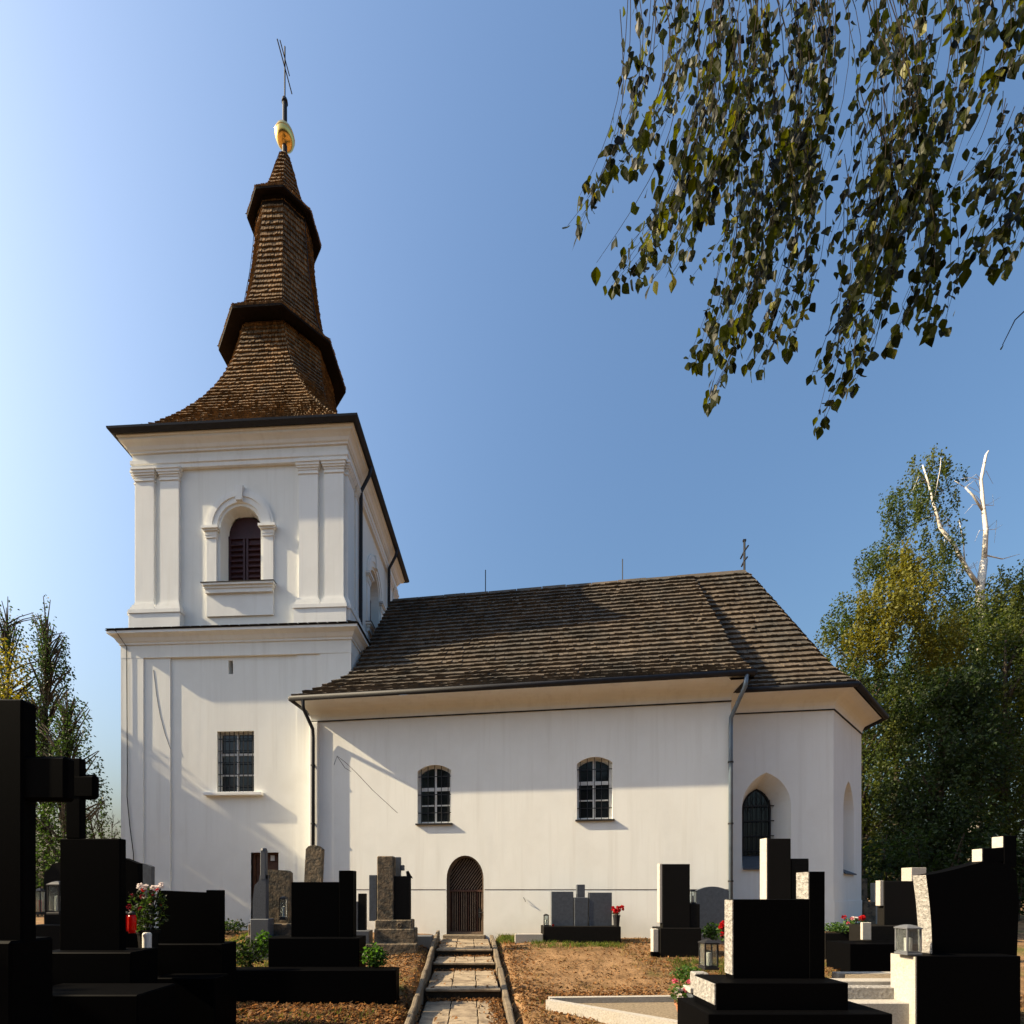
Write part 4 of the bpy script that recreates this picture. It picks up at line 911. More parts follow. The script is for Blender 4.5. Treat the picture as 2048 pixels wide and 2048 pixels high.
# ---- near birch: limbs above the frame, hanging strands of leaves
nb = (6.2, 1.2, gz(6.2, 1.2)); rg = random.Random(12)
NBT = thing('weeping_birch', 'near birch hanging its strands of leaves into the upper right of the picture', 'tree', nb)
Bv = Vector(nb)
mm = MB().tube([(0, 0, -0.3), (-0.1, 0, 2), (-0.15, 0.1, 4.5), (-0.5, 0.2, 7.0), (-0.9, 0.3, 9.5)], [0.24, 0.21, 0.17, 0.12, 0.05], 10)
o = mk('trunk', mm, 'birch_bark', smooth=True); o.parent = NBT
lm = MB(); strands = []; leaves = []
def wp(x, y, Y): return Vector((px(x, Y), Y, pz(y, Y)))-Bv
# (tip x, tip y, top x, top y, how many strands, spread px)
groups = [(1158, 462, 1290, 10, 4, 14), (1190, 390, 1310, -30, 6, 22), (1225, 565, 1420, 150, 5, 16), (1262, 330, 1340, -60, 8, 28), (1275, 560, 1450, 100, 7, 24), (1310, 480, 1440, -20, 9, 30), (1330, 300, 1400, -80, 8, 32), (1345, 545, 1480, 60, 8, 24), (1400, 420, 1500, -80, 12, 38),
          (1395, 720, 1480, 250, 5, 16), (1418, 800, 1500, 300, 6, 14), (1440, 700, 1520, 200, 9, 26), (1480, 640, 1540, 100, 10, 32), (1500, 740, 1560, 250, 6, 20), (1520, 520, 1570, -40, 12, 40), (1580, 430, 1610, -80, 12, 40), (1575, 690, 1600, 250, 4, 16), (1600, 300, 1640, -100, 10, 40),
          (1648, 845, 1730, 420, 5, 12), (1660, 745, 1740, 330, 6, 18), (1690, 640, 1760, 200, 9, 28), (1700, 770, 1770, 380, 5, 14), (1750, 690, 1800, 250, 9, 26), (1690, 480, 1740, -30, 12, 36), (1770, 560, 1800, 60, 10, 30), (1800, 670, 1830, 330, 5, 16), (1850, 640, 1840, 340, 5, 14), (1885, 655, 1870, 380, 4, 12),
          (1760, 350, 1800, -90, 12, 44), (1850, 420, 1870, -60, 5, 24), (1880, 300, 1900, -80, 9, 36), (1960, 180, 1990, -90, 6, 26), (2030, 120, 2060, -80, 7, 36), (1990, 40, 2020, -120, 6, 30),
          (1905, 380, 2010, 180, 4, 10), (1945, 400, 2060, 190, 7, 22), (1920, 525, 2060, 330, 4, 10), (1975, 480, 2080, 280, 7, 22), (2010, 530, 2090, 330, 6, 20), (2045, 330, 2110, 150, 7, 26)]
for (tx, ty, sx, sy, n, spd) in groups:
    for q in range(n):
        Y = rg.uniform(1.85, 2.75); dx = rg.gauss(0, spd*0.85); dy = rg.gauss(0, spd*0.9) if q else 0
        a = wp(sx+dx*1.2+rg.uniform(-25, 25), sy+rg.uniform(-40, 40), Y+0.05); b = wp(tx+dx*(0.9 if q else 0), min(ty+8, ty+dy-abs(dy)*0.8), Y)
        L = (b-a).length; side = Vector((rg.gauss(0, .03), rg.gauss(0, .03), 0)); pts = []
        K = 8
        for k in range(K+1):
            f = k/K; p = a.lerp(b, f); p = p+side*math.sin(math.pi*f)+Vector((0.10*L*math.sin(math.pi*f), 0, 0))*0.9
            pts.append(p)
        strands.append([(tuple(p), 0.0020*(1-0.6*i/K)) for i, p in enumerate(pts)])
        nl = int(L/0.037); 
        for k in range(nl):
            f = (k+rg.random())/nl; i = min(int(f*K), K-1); p = pts[i].lerp(pts[i+1], f*K-i)
            if f < 0.25 and rg.random() < 0.5: continue
            if rg.random() < 0.12 or mnoise.noise(Vector((p.x*7, p.y*2, p.z*3))) > 0.16+rg.uniform(-.1, .1): continue
            leaves.append((p+Vector((rg.gauss(0, .014), rg.gauss(0, .014), rg.gauss(0, .008))), rg.uniform(0.032, 0.058)*(0.85+0.15*Y/2), rg.random()))
        leaves.append((pts[-1], rg.uniform(0.045, 0.06), rg.random()))
# a lone twig at the right edge
p0, p1, p2 = wp(2062, 610, 2.2), wp(2030, 640, 2.2), wp(2005, 690, 2.2); strands.append([(tuple(p0), 0.003), (tuple(p1), 0.0025), (tuple(p2), 0.0018)]); leaves.append((p2, 0.022, 0.3))
for sx, sy, Y in ((1340, -200, 2.3), (1500, -200, 2.2), (1650, -180, 2.4), (1800, -220, 2.2), (1950, -180, 2.4), (2080, -60, 2.2), (2120, 120, 2.3)):
    e = wp(sx, sy, Y); lm.tube([(-0.3, 0.15, 5.5), (e.x*0.35, e.y*0.4, e.z+1.2), (e.x*0.8, e.y*0.9, e.z+0.6), tuple(e)], [0.07, 0.05, 0.025, 0.008], 6)
o = mk('limbs', lm, 'bark', smooth=True); o.parent = NBT
sm = MB()
for s_ in strands: sm.tube([q[0] for q in s_], [q[1] for q in s_], 4, False)
o = mk('twigs', sm, 'twig'); o.parent = NBT
def leaf_mesh(name, m, bend):
    L = 1.0; ol = [(0, 0, 0.0), (0.13, 0.03, -0.06), (0.34, 0.07, -0.26), (0.36, 0.07, -0.42), (0.22, 0.05, -0.68), (0, bend, -1.0), (-0.22, 0.05, -0.68), (-0.36, 0.07, -0.42), (-0.34, 0.07, -0.26), (-0.13, 0.03, -0.06)]
    mid = [(0, 0.0, -0.30), (0, bend*0.3, -0.62)]
    vs = ol+mid; me = bpy.data.meshes.new(name)
    fs = [(0, 1, 10), (1, 2, 10), (2, 3, 10), (3, 11, 10), (3, 4, 11), (4, 5, 11), (5, 6, 11), (6, 7, 11), (7, 10, 11), (7, 8, 10), (8, 9, 10), (9, 0, 10)]
    me.from_pydata(vs, [], fs); me.materials.append(MATS[m]); return me, vs, fs
LM = [leaf_mesh('leaf', 'leaf_near', 0.10), leaf_mesh('leaf', 'leaf_near', -0.08), leaf_mesh('leaf', 'leaf_yellow', 0.05)]
leaves.sort(key=lambda q: -q[1])
rest = {'leaf_near': MB(), 'leaf_yellow': MB()}; cnt = 0
for p, sz, h in leaves:
    M = Matrix.Translation(p) @ Matrix.Rotation(rg.uniform(0, 6.283), 4, 'Z') @ Matrix.Rotation(rg.gauss(0.25, 0.28), 4, 'X') @ Matrix.Rotation(rg.gauss(0, 0.25), 4, 'Y') @ Matrix.Translation((0, 0, -sz*0.18)) @ Matrix.Diagonal((sz*rg.uniform(0.85, 1.1), sz, sz, 1))
    yl = 2 if h < 0.06 else (0 if h < 0.5 else 1)
    if cnt < 300:
        o = bpy.data.objects.new('leaf', LM[yl][0]); COL.objects.link(o); o.parent = NBT; o.matrix_basis = M; cnt += 1
    else:
        rest['leaf_yellow' if yl == 2 else 'leaf_near'].add([tuple(M @ Vector(v)) for v in LM[yl][1]], LM[yl][2])
for k, m in rest.items():
    o = mk('foliage', m, k, recalc=False); o.parent = NBT; o['kind'] = 'stuff'
print('birch leaves', len(leaves))

# ================================================================== GRAVES
def gb(m, x0, x1, yt, Y, th, zb=None, yb=None, bev=0.008):
    """box whose front face fills pixels x0..x1, top yt, at depth Y"""
    z1 = pz(yt, Y); z0 = zb if zb is not None else pz(yb, Y)
    return m.box(px(x0, Y), px(x1, Y), Y, Y+th, z0, z1, bev)
class Grave:
    def __init__(s, name, label, x, Y, group=None, cat='gravestone', rot=0):
        X = px(x, Y); s.t = thing(name, label, cat, (X, Y, gz(X, Y)), group); s.loc = Vector((X, Y, gz(X, Y))); s.rot = rot
        if rot: s.t.rotation_euler = (0, 0, R(rot))
        s.g = s.loc.z-0.06
    def part(s, name, m, mt, smooth=False, label=None):
        o = mk(name, m, mt, smooth=smooth); o.parent = s.t; o.matrix_basis = Matrix.Translation(-s.loc)
        if label: o['label'] = label
        return o
    def box(s, name, mt, x0, x1, yt, Y, th, zb=None, yb=None, bev=0.008):
        return s.part(name, gb(MB(), x0, x1, yt, Y, th, s.g if zb is None and yb is None else zb, yb, bev), mt)
Z = pz
# G1 big stone cross at the left edge
g = Grave('stone_cross', 'huge black stone cross cut by the left edge of the picture', 10, 4.0)
g.box('shaft', 'black_granite', -70, 44, 1397, 4.0, 0.14, bev=0.015)
g.part('arms', MB().box(px(-190, 4), px(128, 4), 4.015, 4.125, Z(1600, 4), Z(1510, 4), 0.025), 'black_granite')
g.part('plinth', MB().box(px(-130, 4), px(45, 4), 3.9, 4.3, g.g, Z(1880, 4), 0.02), 'black_granite')
# G2 black slab with cross
g = Grave('gravestone', 'tall black granite headstone carrying a stone cross, left foreground', 180, 5.5)
g.box('slab', 'black_granite', 119, 240, 1677, 5.5, 0.10, bev=0.008)
g.box('cross_post', 'black_granite', 131, 160, 1516, 5.5, 0.09, yb=1677, bev=0.008)
m = MB().box(px(70, 5.5), px(190, 5.5), 5.497, 5.593, Z(1598, 5.5), Z(1548, 5.5), 0.035)
g.part('cross_arms', m, 'black_granite')
g.box('plinth', 'black_granite', 70, 262, 1905, 5.3, 0.45, bev=0.012)
g.box('grave_slab', 'black_granite', 20, 275, 1990, 4.7, 0.60, bev=0.012)
g = Grave('gravestone', 'black headstone with sloping top beside the tall black headstone', 262, 7.6)
g.part('slab', MB().prism([(px(225, 7.6), g.g), (px(275, 7.6), g.g), (px(275, 7.6), Z(1727, 7.6)), (px(248, 7.6), Z(1716, 7.6)), (px(225, 7.6), Z(1716, 7.6))], 7.6, 7.72), 'black_granite')
g = Grave('gravestone', 'blue-grey headstone with dished top in front of the tower corner', 280, 11.0, rot=0)
Y = 11.0; pts = [(px(257, Y), g.g), (px(300, Y), g.g), (px(302, Y), Z(1733, Y))]+[(px(302-45*k/8, Y), Z(1733-7*math.sin(math.pi*k/8), Y)) for k in range(1, 8)]+[(px(257, Y), Z(1733, Y))]
g.part('slab', MB().prism(pts, Y, Y+0.13), 'slate_stone'); g.box('plinth', 'slate_stone', 250, 308, 1858, 10.9, 0.35)
g = Grave('gravestone', 'small dark headstone behind the lantern at the far left', 104, 8.0)
g.part('slab', MB().prism([(px(88, 8), g.g), (px(125, 8), g.g), (px(125, 8), Z(1722, 8)), (px(104, 8), Z(1728, 8)), (px(97, 8), Z(1740, 8)), (px(88, 8), Z(1745, 8))], 8.0, 8.12), 'dark_granite')
g.box('plinth', 'dark_granite', 60, 126, 1850, 7.8, 0.4)
# G4
g = Grave('gravestone', 'wide black headstone with raised right end in front of the tower', 380, 6.5)
g.part('slab', MB().prism([(px(317, 6.5), g.g), (px(439, 6.5), g.g), (px(439, 6.5), Z(1781, 6.5)), (px(437, 6.5), Z(1780, 6.5)), (px(413, 6.5), Z(1780, 6.5)), (px(412, 6.5), Z(1785, 6.5)), (px(317, 6.5), Z(1781, 6.5))], 6.5, 6.64), 'black_granite')
g.box('plinth', 'black_granite', 305, 446, 1888, 6.4, 0.36, bev=0.012)
g.box('grave_slab', 'black_granite', 300, 430, 1956, 6.05, 0.34, bev=0.012)
# grave border at the bottom left
g = Grave('grave_border', 'low grey grave border slab on the ground at the bottom left', 380, 6.9, cat='grave')
zb_ = gz(px(380, 6.9), 6.9)
g.part('border', MB().prism([(px(300, 6.7), zb_-0.1), (px(430, 6.7), zb_-0.1), (px(430, 6.7), zb_+0.09), (px(300, 6.7), zb_+0.11)], 6.62, 6.72), 'grey_granite')
g.part('border', MB().box(px(300, 7.3), px(452, 7.3), 7.3, 7.4, zb_-0.1, zb_+0.12, 0.01), 'grey_granite')
g.part('top_slab', MB().box(px(302, 6.73), px(430, 6.73), 6.73, 7.29, zb_-0.05, zb_+0.085, 0.01), 'grey_granite')
g = Grave('stone_post', 'short dark grey stone post below the chrysanthemum on the left', 284, 6.2, cat='post')
g.box('post', 'dark_granite', 273, 295, 1935, 6.2, 0.15, bev=0.012); g.box('cap', 'dark_granite', 271, 297, 1929, 6.18, 0.19, yb=1936, bev=0.006)
# G5 textured cross stele by the tower door
g = Grave('gravestone', 'weathered rough sandstone headstone in front of the tower door', 550, 10.8)
Y = 10.8; g.part('slab', MB().prism([(px(526, Y), g.g), (px(578, Y), g.g), (px(579, Y), Z(1746, Y)), (px(574, Y), Z(1741, Y)), (px(529, Y), Z(1738, Y))], Y, Y+0.2), 'old_sandstone')
g.box('plinth', 'old_sandstone', 496, 586, 1848, 10.6, 0.45, bev=0.02); g.box('foot', 'old_sandstone', 490, 560, 1872, 10.45, 0.25, bev=0.02)
g = Grave('stone_cross', 'slim grey stone cross standing just left of the sandstone headstone', 518, 10.4)
Y = 10.4; g.box('post', 'grey_granite', 520, 531, 1700, Y, 0.12, yb=1760, bev=0.015); g.part('cap', MB().lathe([(0.075, 0), (0.06, 0.05), (0.01, 0.07)], 8, (px(525.5, Y), Y+0.06, Z(1701, Y))), 'grey_granite')
g.part('body', MB().prism([(px(505, Y), Z(1840, Y)), (px(531, Y), Z(1840, Y)), (px(531, Y), Z(1750, Y)), (px(519, Y), Z(1750, Y)), (px(517, Y), Z(1762, Y)), (px(509, Y), Z(1770, Y)), (px(505, Y), Z(1800, Y))], Y+0.005, Y+0.16), 'grey_granite')
g.box('plinth', 'grey_granite', 500, 537, 1838, Y-0.05, 0.3, bev=0.015)
# G6 leaning stone
g = Grave('gravestone', 'grey weathered headstone leaning slightly against the lit church corner', 620, 12.4)
Y = 12.4; pts = [(px(602, Y), g.g), (px(636, Y), g.g), (px(638, Y), Z(1697, Y)), (px(630, Y), Z(1691, Y)), (px(620, Y), Z(1689, Y)), (px(609, Y), Z(1692, Y)), (px(604, Y), Z(1698, Y))]
o = g.part('slab', MB().prism(pts, Y, Y+0.16), 'old_sandstone'); g.t.rotation_euler = (R(-1.5), R(1.6), R(-3))
# G7
g = Grave('gravestone', 'massive black headstone with raised right column on a stepped plinth beside the path', 640, 8.3)
Y = 8.3; g.box('slab', 'black_granite', 582, 677, 1764, Y, 0.2); g.box('column', 'black_granite', 677.5, 706, 1741, Y-0.02, 0.24)
g.box('plinth', 'black_granite', 536, 718, 1876, 8.1, 0.5, bev=0.012); g.box('grave_slab', 'black_granite', 440, 792, 1940, 7.75, 0.33, bev=0.012)  # slab lengthened to the left, its black standing in for shade there
# G8
g = Grave('gravestone', 'small two-step dark headstone between the black headstone and the pillar monument', 718, 11.4)
g.box('slab', 'dark_granite', 716, 731, 1787, 11.4, 0.15); g.box('shoulder', 'grey_granite', 700, 715.5, 1803, 11.38, 0.16); g.box('plinth', 'grey_granite', 695, 738, 1862, 11.2, 0.4)
# G9 pillar monument
g = Grave('pillar_monument', 'tall rough pillar monument with side wings left of the path', 780, 11.2, cat='gravestone')
Y = 11.2; g.box('pillar', 'old_sandstone', 754, 787, 1712, Y, 0.30, yb=1860, bev=0.02); g.box('wing', 'slate_stone', 738, 753.5, 1750, Y+0.06, 0.16, yb=1842); g.box('wing', 'dark_granite', 788, 820, 1752, Y+0.04, 0.2, yb=1840)
m = MB().box(px(790, 11.6), px(801, 11.6), 11.6, 11.72, Z(1800, 11.6), Z(1714, 11.6), 0.01); m.box(px(801, 11.6), px(808, 11.6), 11.603, 11.717, Z(1741, 11.6), Z(1730, 11.6), 0.01)
g.part('cross', m, 'slate_stone')
g.part('carved_finial', MB().prism([(px(812, Y), Z(1752, Y)), (px(822, Y), Z(1752, Y)), (px(824, Y), Z(1757, Y)), (px(815, Y), Z(1741, Y)), (px(811, Y), Z(1743, Y))], Y+0.08, Y+0.16), 'dark_granite')
g.box('upper_base', 'old_sandstone', 750, 824, 1840, Y-0.08, 0.46, yb=1862, bev=0.02); g.box('plinth', 'old_sandstone', 748, 829, 1858, Y-0.14, 0.58, bev=0.02)
g.part('roundel', MB().lathe([(0.07, 0), (0.07, 0.012), (0.045, 0.02), (0.03, 0.008)], 12), 'old_sandstone').matrix_basis = Matrix.Translation(Vector((px(800, Y), Y-0.08, Z(1850, Y)))-g.loc) @ Matrix.Rotation(R(90), 4, 'X')
g.box('foot', 'old_sandstone', 731, 834, 1888, 10.85, 0.3, bev=0.02); g.box('foot_slab', 'grey_granite', 829, 864, 1872, 11.7, 0.35, bev=0.015)
# G10 three-panel stone by the wall
g = Grave('gravestone', 'grey three-panel headstone with short raised centre against the nave wall', 1165, 12.5)
Y = 12.5; g.box('panel', 'slate_stone', 1103, 1147, 1783, Y, 0.14, yb=1856); g.box('panel', 'slate_stone', 1149, 1176, 1795, Y-0.01, 0.16, yb=1856); g.box('panel', 'slate_stone', 1178, 1224, 1785, Y, 0.14, yb=1856)
g.box('centre_block', 'slate_stone', 1154, 1170, 1769, Y+0.0, 0.13, yb=1797); g.box('plinth', 'dark_granite', 1087, 1242, 1853, 12.25, 0.55, bev=0.012)
g.box('kerb_stone', 'light_granite', 1030, 1086, 1868, 12.2, 0.14, bev=0.012)
# G11 tall stele
g = Grave('gravestone', 'tall slim dark stele with left edge coloured as sunlit between dirt patch and chancel', 1350, 10.8)
Y = 10.8; g.box('stele', 'dark_granite', 1325, 1380, 1728, Y, 0.16); g.box('lit_side_strip', 'pale_and_sunlit_stone', 1319, 1324.6, 1727, Y+0.005, 0.15, yb=1846)  # sunlight on the left side put in as a pale strip
g.box('shoulder', 'dark_granite', 1380.6, 1400, 1808, Y+0.01, 0.22); g.box('plinth', 'dark_granite', 1320, 1403, 1856, Y-0.06, 0.5, bev=0.012)
g.box('side_post', 'pale_and_sunlit_stone', 1306, 1317, 1858, 10.75, 0.16, bev=0.01); g.box('foot', 'black_granite', 1304, 1318, 1904, 10.7, 0.1)
# G12
g = Grave('gravestone', 'blue-grey headstone with arched top at the foot of the chancel downpipe', 1425, 12.0)
Y = 12.0; pts = [(px(1393, Y), g.g), (px(1458, Y), g.g)]+[(px(1458-65*k/12, Y), Z(1786-13*math.sin(math.pi*(0.12+0.76*k/12)), Y)) for k in range(13)]
g.part('slab', MB().prism(pts, Y, Y+0.12), 'slate_stone'); g.box('plinth', 'grey_granite', 1386, 1466, 1868, 11.9, 0.4)
# G13 foreground black
g = Grave('gravestone', 'large black granite headstone with square column, right foreground', 1560, 5.2)
Y = 5.2; g.box('slab', 'black_granite', 1467, 1618.5, 1799, Y, 0.17, yb=1960, bev=0.004); g.box('column', 'black_granite', 1619, 1650, 1743, Y-0.003, 0.205, yb=1960, bev=0.004)
th = 0.17
g.part('rough_side', MB().box(px(1467, Y)-0.012, px(1467, Y)-0.001, Y+0.004, Y+th-0.004, Z(1950, Y), Z(1800, Y)), 'rough_granite')
g.part('rough_side', MB().box(px(1619, Y)-0.012, px(1619, Y)-0.001, Y+0.001, Y+0.2, Z(1798, Y), Z(1744, Y)), 'rough_granite')
g.box('plinth', 'black_granite', 1432, 1697, 1966, 4.95, 0.5, yb=2040, bev=0.006); g.box('step', 'black_granite', 1416, 1786, 2028, 4.8, 0.75, bev=0.008)
g.part('rough_side', MB().box(px(1432, 4.95)-0.014, px(1432, 4.95)-0.001, 4.955, 5.44, Z(2010, 4.95), Z(1968, 4.95)), 'rough_granite')
g = Grave('stone_post', 'short blue-grey post with carved marks beside the right foreground headstone', 1398, 6.3, cat='post')
Y = 6.3; g.box('post', 'zinc' if 0 else 'slate_stone', 1384, 1412, 1986, Y, 0.18, bev=0.012); g.box('cap', 'light_granite', 1380, 1414, 1976, Y-0.02, 0.22, yb=1987, bev=0.008)
g.box('block', 'rough_granite', 1390, 1418, 1946, 6.35, 0.16, yb=1976, bev=0.012)
# G14
g = Grave('gravestone', 'stepped dark stele with pale lit left side behind the right foreground headstone', 1560, 8.0)
Y = 8.0; g.box('stele', 'dark_granite', 1535, 1582, 1677, Y, 0.20); g.box('lit_side_strip', 'pale_and_sunlit_stone', 1533, 1534.6, 1676, Y+0.004, 0.19, yb=1830, bev=0.002); g.box('shoulder', 'dark_granite', 1582.6, 1618, 1717, Y+0.02, 0.18); g.box('plinth', 'dark_granite', 1520, 1640, 1850, 7.85, 0.45)  # lit left side of the stele coloured in with a pale strip
# grave frame with gravel, right of the path
g = Grave('grave_border', 'pale granite grave frame filled with gravel at the bottom centre right', 1240, 7.6, cat='grave')
zg_ = gz(px(1240, 7.6), 7.6)
def bar3(a, b, wv, h0, h1):
    a, b = Vector(a), Vector(b); d = (b-a).normalized(); n = Vector((-d.y, d.x))*wv/2
    return MB().loft([[(a.x-n.x, a.y-n.y, h0), (a.x+n.x, a.y+n.y, h0), (a.x+n.x, a.y+n.y, h1), (a.x-n.x, a.y-n.y, h1)], [(b.x-n.x, b.y-n.y, h0), (b.x+n.x, b.y+n.y, h0), (b.x+n.x, b.y+n.y, h1), (b.x-n.x, b.y-n.y, h1)]])
zt_ = zg_+0.17
A = (px(1098, 7.65), 7.65); B_ = (px(1345, 7.75), 7.75); C_ = (px(1105, 7.5), 7.52); D_ = (px(1420, 6.25), 6.2)
g.part('border', bar3(A, B_, 0.10, zg_-0.2, zt_), 'light_granite'); g.part('border', bar3((px(1096, 7.55), 7.58), (px(1440, 6.0), 6.0), 0.12, zg_-0.3, zt_-0.02), 'light_granite')
g.part('gravel_bed', MB().add([(A[0], A[1], zt_-0.09), (B_[0], B_[1], zt_-0.09), (px(1430, 6.2), 6.2, zt_-0.11), (px(1100, 7.5), 7.5, zt_-0.11)], [(0, 1, 2, 3)]), 'gravel')
# G15
g = Grave('gravestone', 'dark wide headstone with left edge coloured as sunlit right of the chancel corner', 1808, 10.2)
Y = 10.2; g.box('slab', 'dark_granite', 1768, 1850, 1762, Y, 0.18); g.box('lit_side_strip', 'light_granite', 1760, 1767.5, 1761, Y+0.01, 0.12, yb=1812); g.box('plinth', 'dark_granite', 1742, 1862, 1852, 9.95, 0.6); g.box('grave_slab', 'black_granite', 1700, 1870, 1888, 9.3, 0.64)  # pale strip paints the sun on the slab's left side
g.box('plaque', 'pale_and_sunlit_stone', 1725, 1743, 1845, 9.6, 0.06, yb=1880)
g = Grave('gravestone', 'pale square-topped stone peeping above the dark headstone on the right', 1838, 12.2)
g.box('stele', 'light_granite', 1823, 1853, 1735, 12.2, 0.3); g.box('plinth', 'light_granite', 1815, 1862, 1850, 12.0, 0.6)
g = Grave('gravestone', 'slim pale stone beside the chancel edge far right behind', 1752, 15.5)
g.box('stele', 'light_granite', 1748, 1756, 1766, 15.5, 0.15); g.box('plinth', 'old_sandstone', 1728, 1752, 1804, 15.2, 0.5)
g = Grave('gravestone', 'narrow ochre stone touching the chancel edge far behind', 1732, 17.5)
g.box('stele', 'old_sandstone', 1726, 1735, 1757, 17.5, 0.2); g.box('plinth', 'old_sandstone', 1722, 1742, 1806, 17.3, 0.5)
# G16 curved black stone
g = Grave('gravestone', 'large black headstone with swept curved top and rough left side, far right', 1950, 7.0)
Y = 7.0; n = 14
left = [(1867-2-14*(k/8)**1.0*0.9-3*math.sin(math.pi*k/8)*-1, 1908-158*k/8) for k in range(9)]
topc = [(1853+117*k/8, 1750-28*((k/8)**1.25)) for k in range(1, 9)]+[(2000, 1724), (2032, 1740)]
outl = [(px(x, Y), Z(y, Y)) for x, y in ([(2034, 1912)]+left[::1] if 0 else [(2034, 1912), (2038, 1800), (2032, 1740), (2000, 1724)]+topc[:-2][::-1]+[(1853, 1750)]+left[::-1][1:])]
g.part('slab', MB().prism(outl, Y, Y+0.22), 'black_granite')
sp = MB(); vs = []
for x, y in left: vs += [(px(x, Y)-0.004, Y+0.002, Z(y, Y)), (px(x, Y)-0.02, Y+0.11, Z(y, Y)), (px(x, Y)-0.004, Y+0.218, Z(y, Y))]
sp.add(vs, [(3*k+j, 3*k+j+1, 3*k+j+4, 3*k+j+3) for k in range(8) for j in range(2)]); g.part('rough_side', sp, 'rough_granite')
g.box('cross_post', 'black_granite', 2008, 2034, 1671, Y+0.03, 0.16, yb=1735); g.box('cross_arm', 'black_granite', 1966, 2007.5, 1696, Y+0.035, 0.15, yb=1724)
g.part('lit_face', MB().box(px(1966, Y+0.035)-0.012, px(1966, Y+0.035)-0.001, Y+0.04, Y+0.18, Z(1724, Y), Z(1697, Y)), 'pale_and_sunlit_stone'); g.part('lit_face', MB().box(px(2008, Y+0.03)-0.012, px(2008, Y+0.03)-0.001, Y+0.035, Y+0.185, Z(1694, Y), Z(1672, Y)), 'pale_and_sunlit_stone')  # pale sheets paint the sunlit left faces of the cross
g.box('plinth', 'black_granite', 1834, 2042, 1912, 6.75, 0.42, bev=0.008)
g.part('lit_face', MB().box(px(1834, 6.75)-0.02, px(1834, 6.75)-0.001, 6.755, 7.16, g.g, Z(1914, 6.75)), 'light_granite')  # plinth's lit left face put in as a pale sheet
g = Grave('grave_border', 'pale stepped granite grave border left of the curved black headstone', 1750, 7.5, cat='grave')
zz = g.g
g.part('border', MB().box(px(1690, 7.1), px(1822, 7.1), 7.1, 7.3, zz, Z(1975, 7.1), 0.01), 'rough_granite'); g.part('border', MB().box(px(1675, 7.31), px(1822, 7.31), 7.31, 7.55, zz, Z(1962, 7.31), 0.01), 'light_granite')
g.part('border', MB().box(px(1676, 7.9), px(1800, 7.9), 7.9, 8.05, zz, Z(1946, 7.9), 0.01), 'light_granite'); g.part('kerb_stone', MB().box(px(1700, 6.85), px(1832, 6.85), 6.85, 7.09, zz-0.1, Z(2006, 6.85), 0.012), 'light_granite')
g.part('soil_bed', MB().add([(px(1690, 7.55), 7.55, Z(1960, 7.55)), (px(1810, 7.55), 7.55, Z(1960, 7.55)), (px(1810, 7.9), 7.9, Z(1948, 7.9)), (px(1690, 7.9), 7.9, Z(1948, 7.9))], [(0, 1, 2, 3)]), 'gravel')
g = Grave('stone_trough', 'low dark stone flower trough at the foot of the chancel corner', 1688, 10.6, cat='planter')
g.box('trough', 'dark_granite', 1650, 1726, 1866, 10.6, 0.4, bev=0.012); g.part('soil', MB().box(px(1655, 10.6), px(1720, 10.6), 10.65, 10.95, Z(1867, 10.6), Z(1864.5, 10.6)), 'soil')

# ------------------------------------------------------------------ lanterns, candles, vases, flowers
def lantern(label, x0, x1, yt, yb, Y, mt='iron', candle='wax', group='grave lanterns'):
    xc = px((x0+x1)/2, Y); hw = (px(x1, Y)-px(x0, Y))/2*0.86; z0, z1 = Z(yb, Y), Z(yt, Y); H = z1-z0
    t = thing('lantern', label, 'lantern', (xc, Y+hw, z0), group); L = Vector((xc, Y+hw, z0))
    def P(name, m, mm, **k): o = mk(name, m, mm, **k); o.parent = t; return o
    P('base', MB().box(-hw, hw, -hw, hw, 0, H*0.07, 0.004).box(-hw*0.88, hw*0.88, -hw*0.88, hw*0.88, H*0.07, H*0.12, 0.003), mt)
    for sx in (-1, 1):
        for sy in (-1, 1): P('post', MB().box(sx*hw*0.85-hw*0.09, sx*hw*0.85+hw*0.09, sy*hw*0.85-hw*0.09, sy*hw*0.85+hw*0.09, H*0.12, H*0.86), mt)
    for k in range(4):
        m = MB().box(-hw*0.75, hw*0.75, -hw*0.86, -hw*0.84, H*0.12, H*0.86); Rm = Matrix.Rotation(k*math.pi/2, 3, 'Z'); m.v = [tuple(Rm @ Vector(v)) for v in m.v]; P('glass_pane', m, 'lantern_glass')
    P('roof', MB().square([(hw*1.02, H*0.86), (hw*1.02, H*0.90), (hw*0.55, H*0.97), (hw*0.2, H*1.0)]), mt)
    P('candle', MB().lathe([(hw*0.42, H*0.12), (hw*0.42, H*0.55), (hw*0.1, H*0.57)], 10), candle, smooth=False)
    return t
mg = mat('lantern_glass', (0.8, 0.85, 0.85), 0.05, 0.5); mg.node_tree.nodes['Principled BSDF'].inputs['Transmission Weight'].default_value = 0.95
lantern('tall dark lantern with glass sides on the ground at the far left', 90, 120, 1762, 1830, 6.6)
lantern('small lantern with red candle behind the tall lantern at the far left', 68, 82, 1776, 1830, 7.4, candle='red_glass')
lantern('slim dark lantern on the sandstone headstone plinth by the tower door', 557, 572, 1792, 1840, 10.55)
lantern('small dark lantern on the left of the three-panel grave', 1087, 1099, 1828, 1853, 12.3)
lantern('slim lantern on the shoulder of the tall stele', 1382, 1394, 1779, 1808, 10.85)
lantern('dark lantern standing on the ground in front of the blue-grey arched stone', 1407, 1441, 1880, 1940, 8.8)
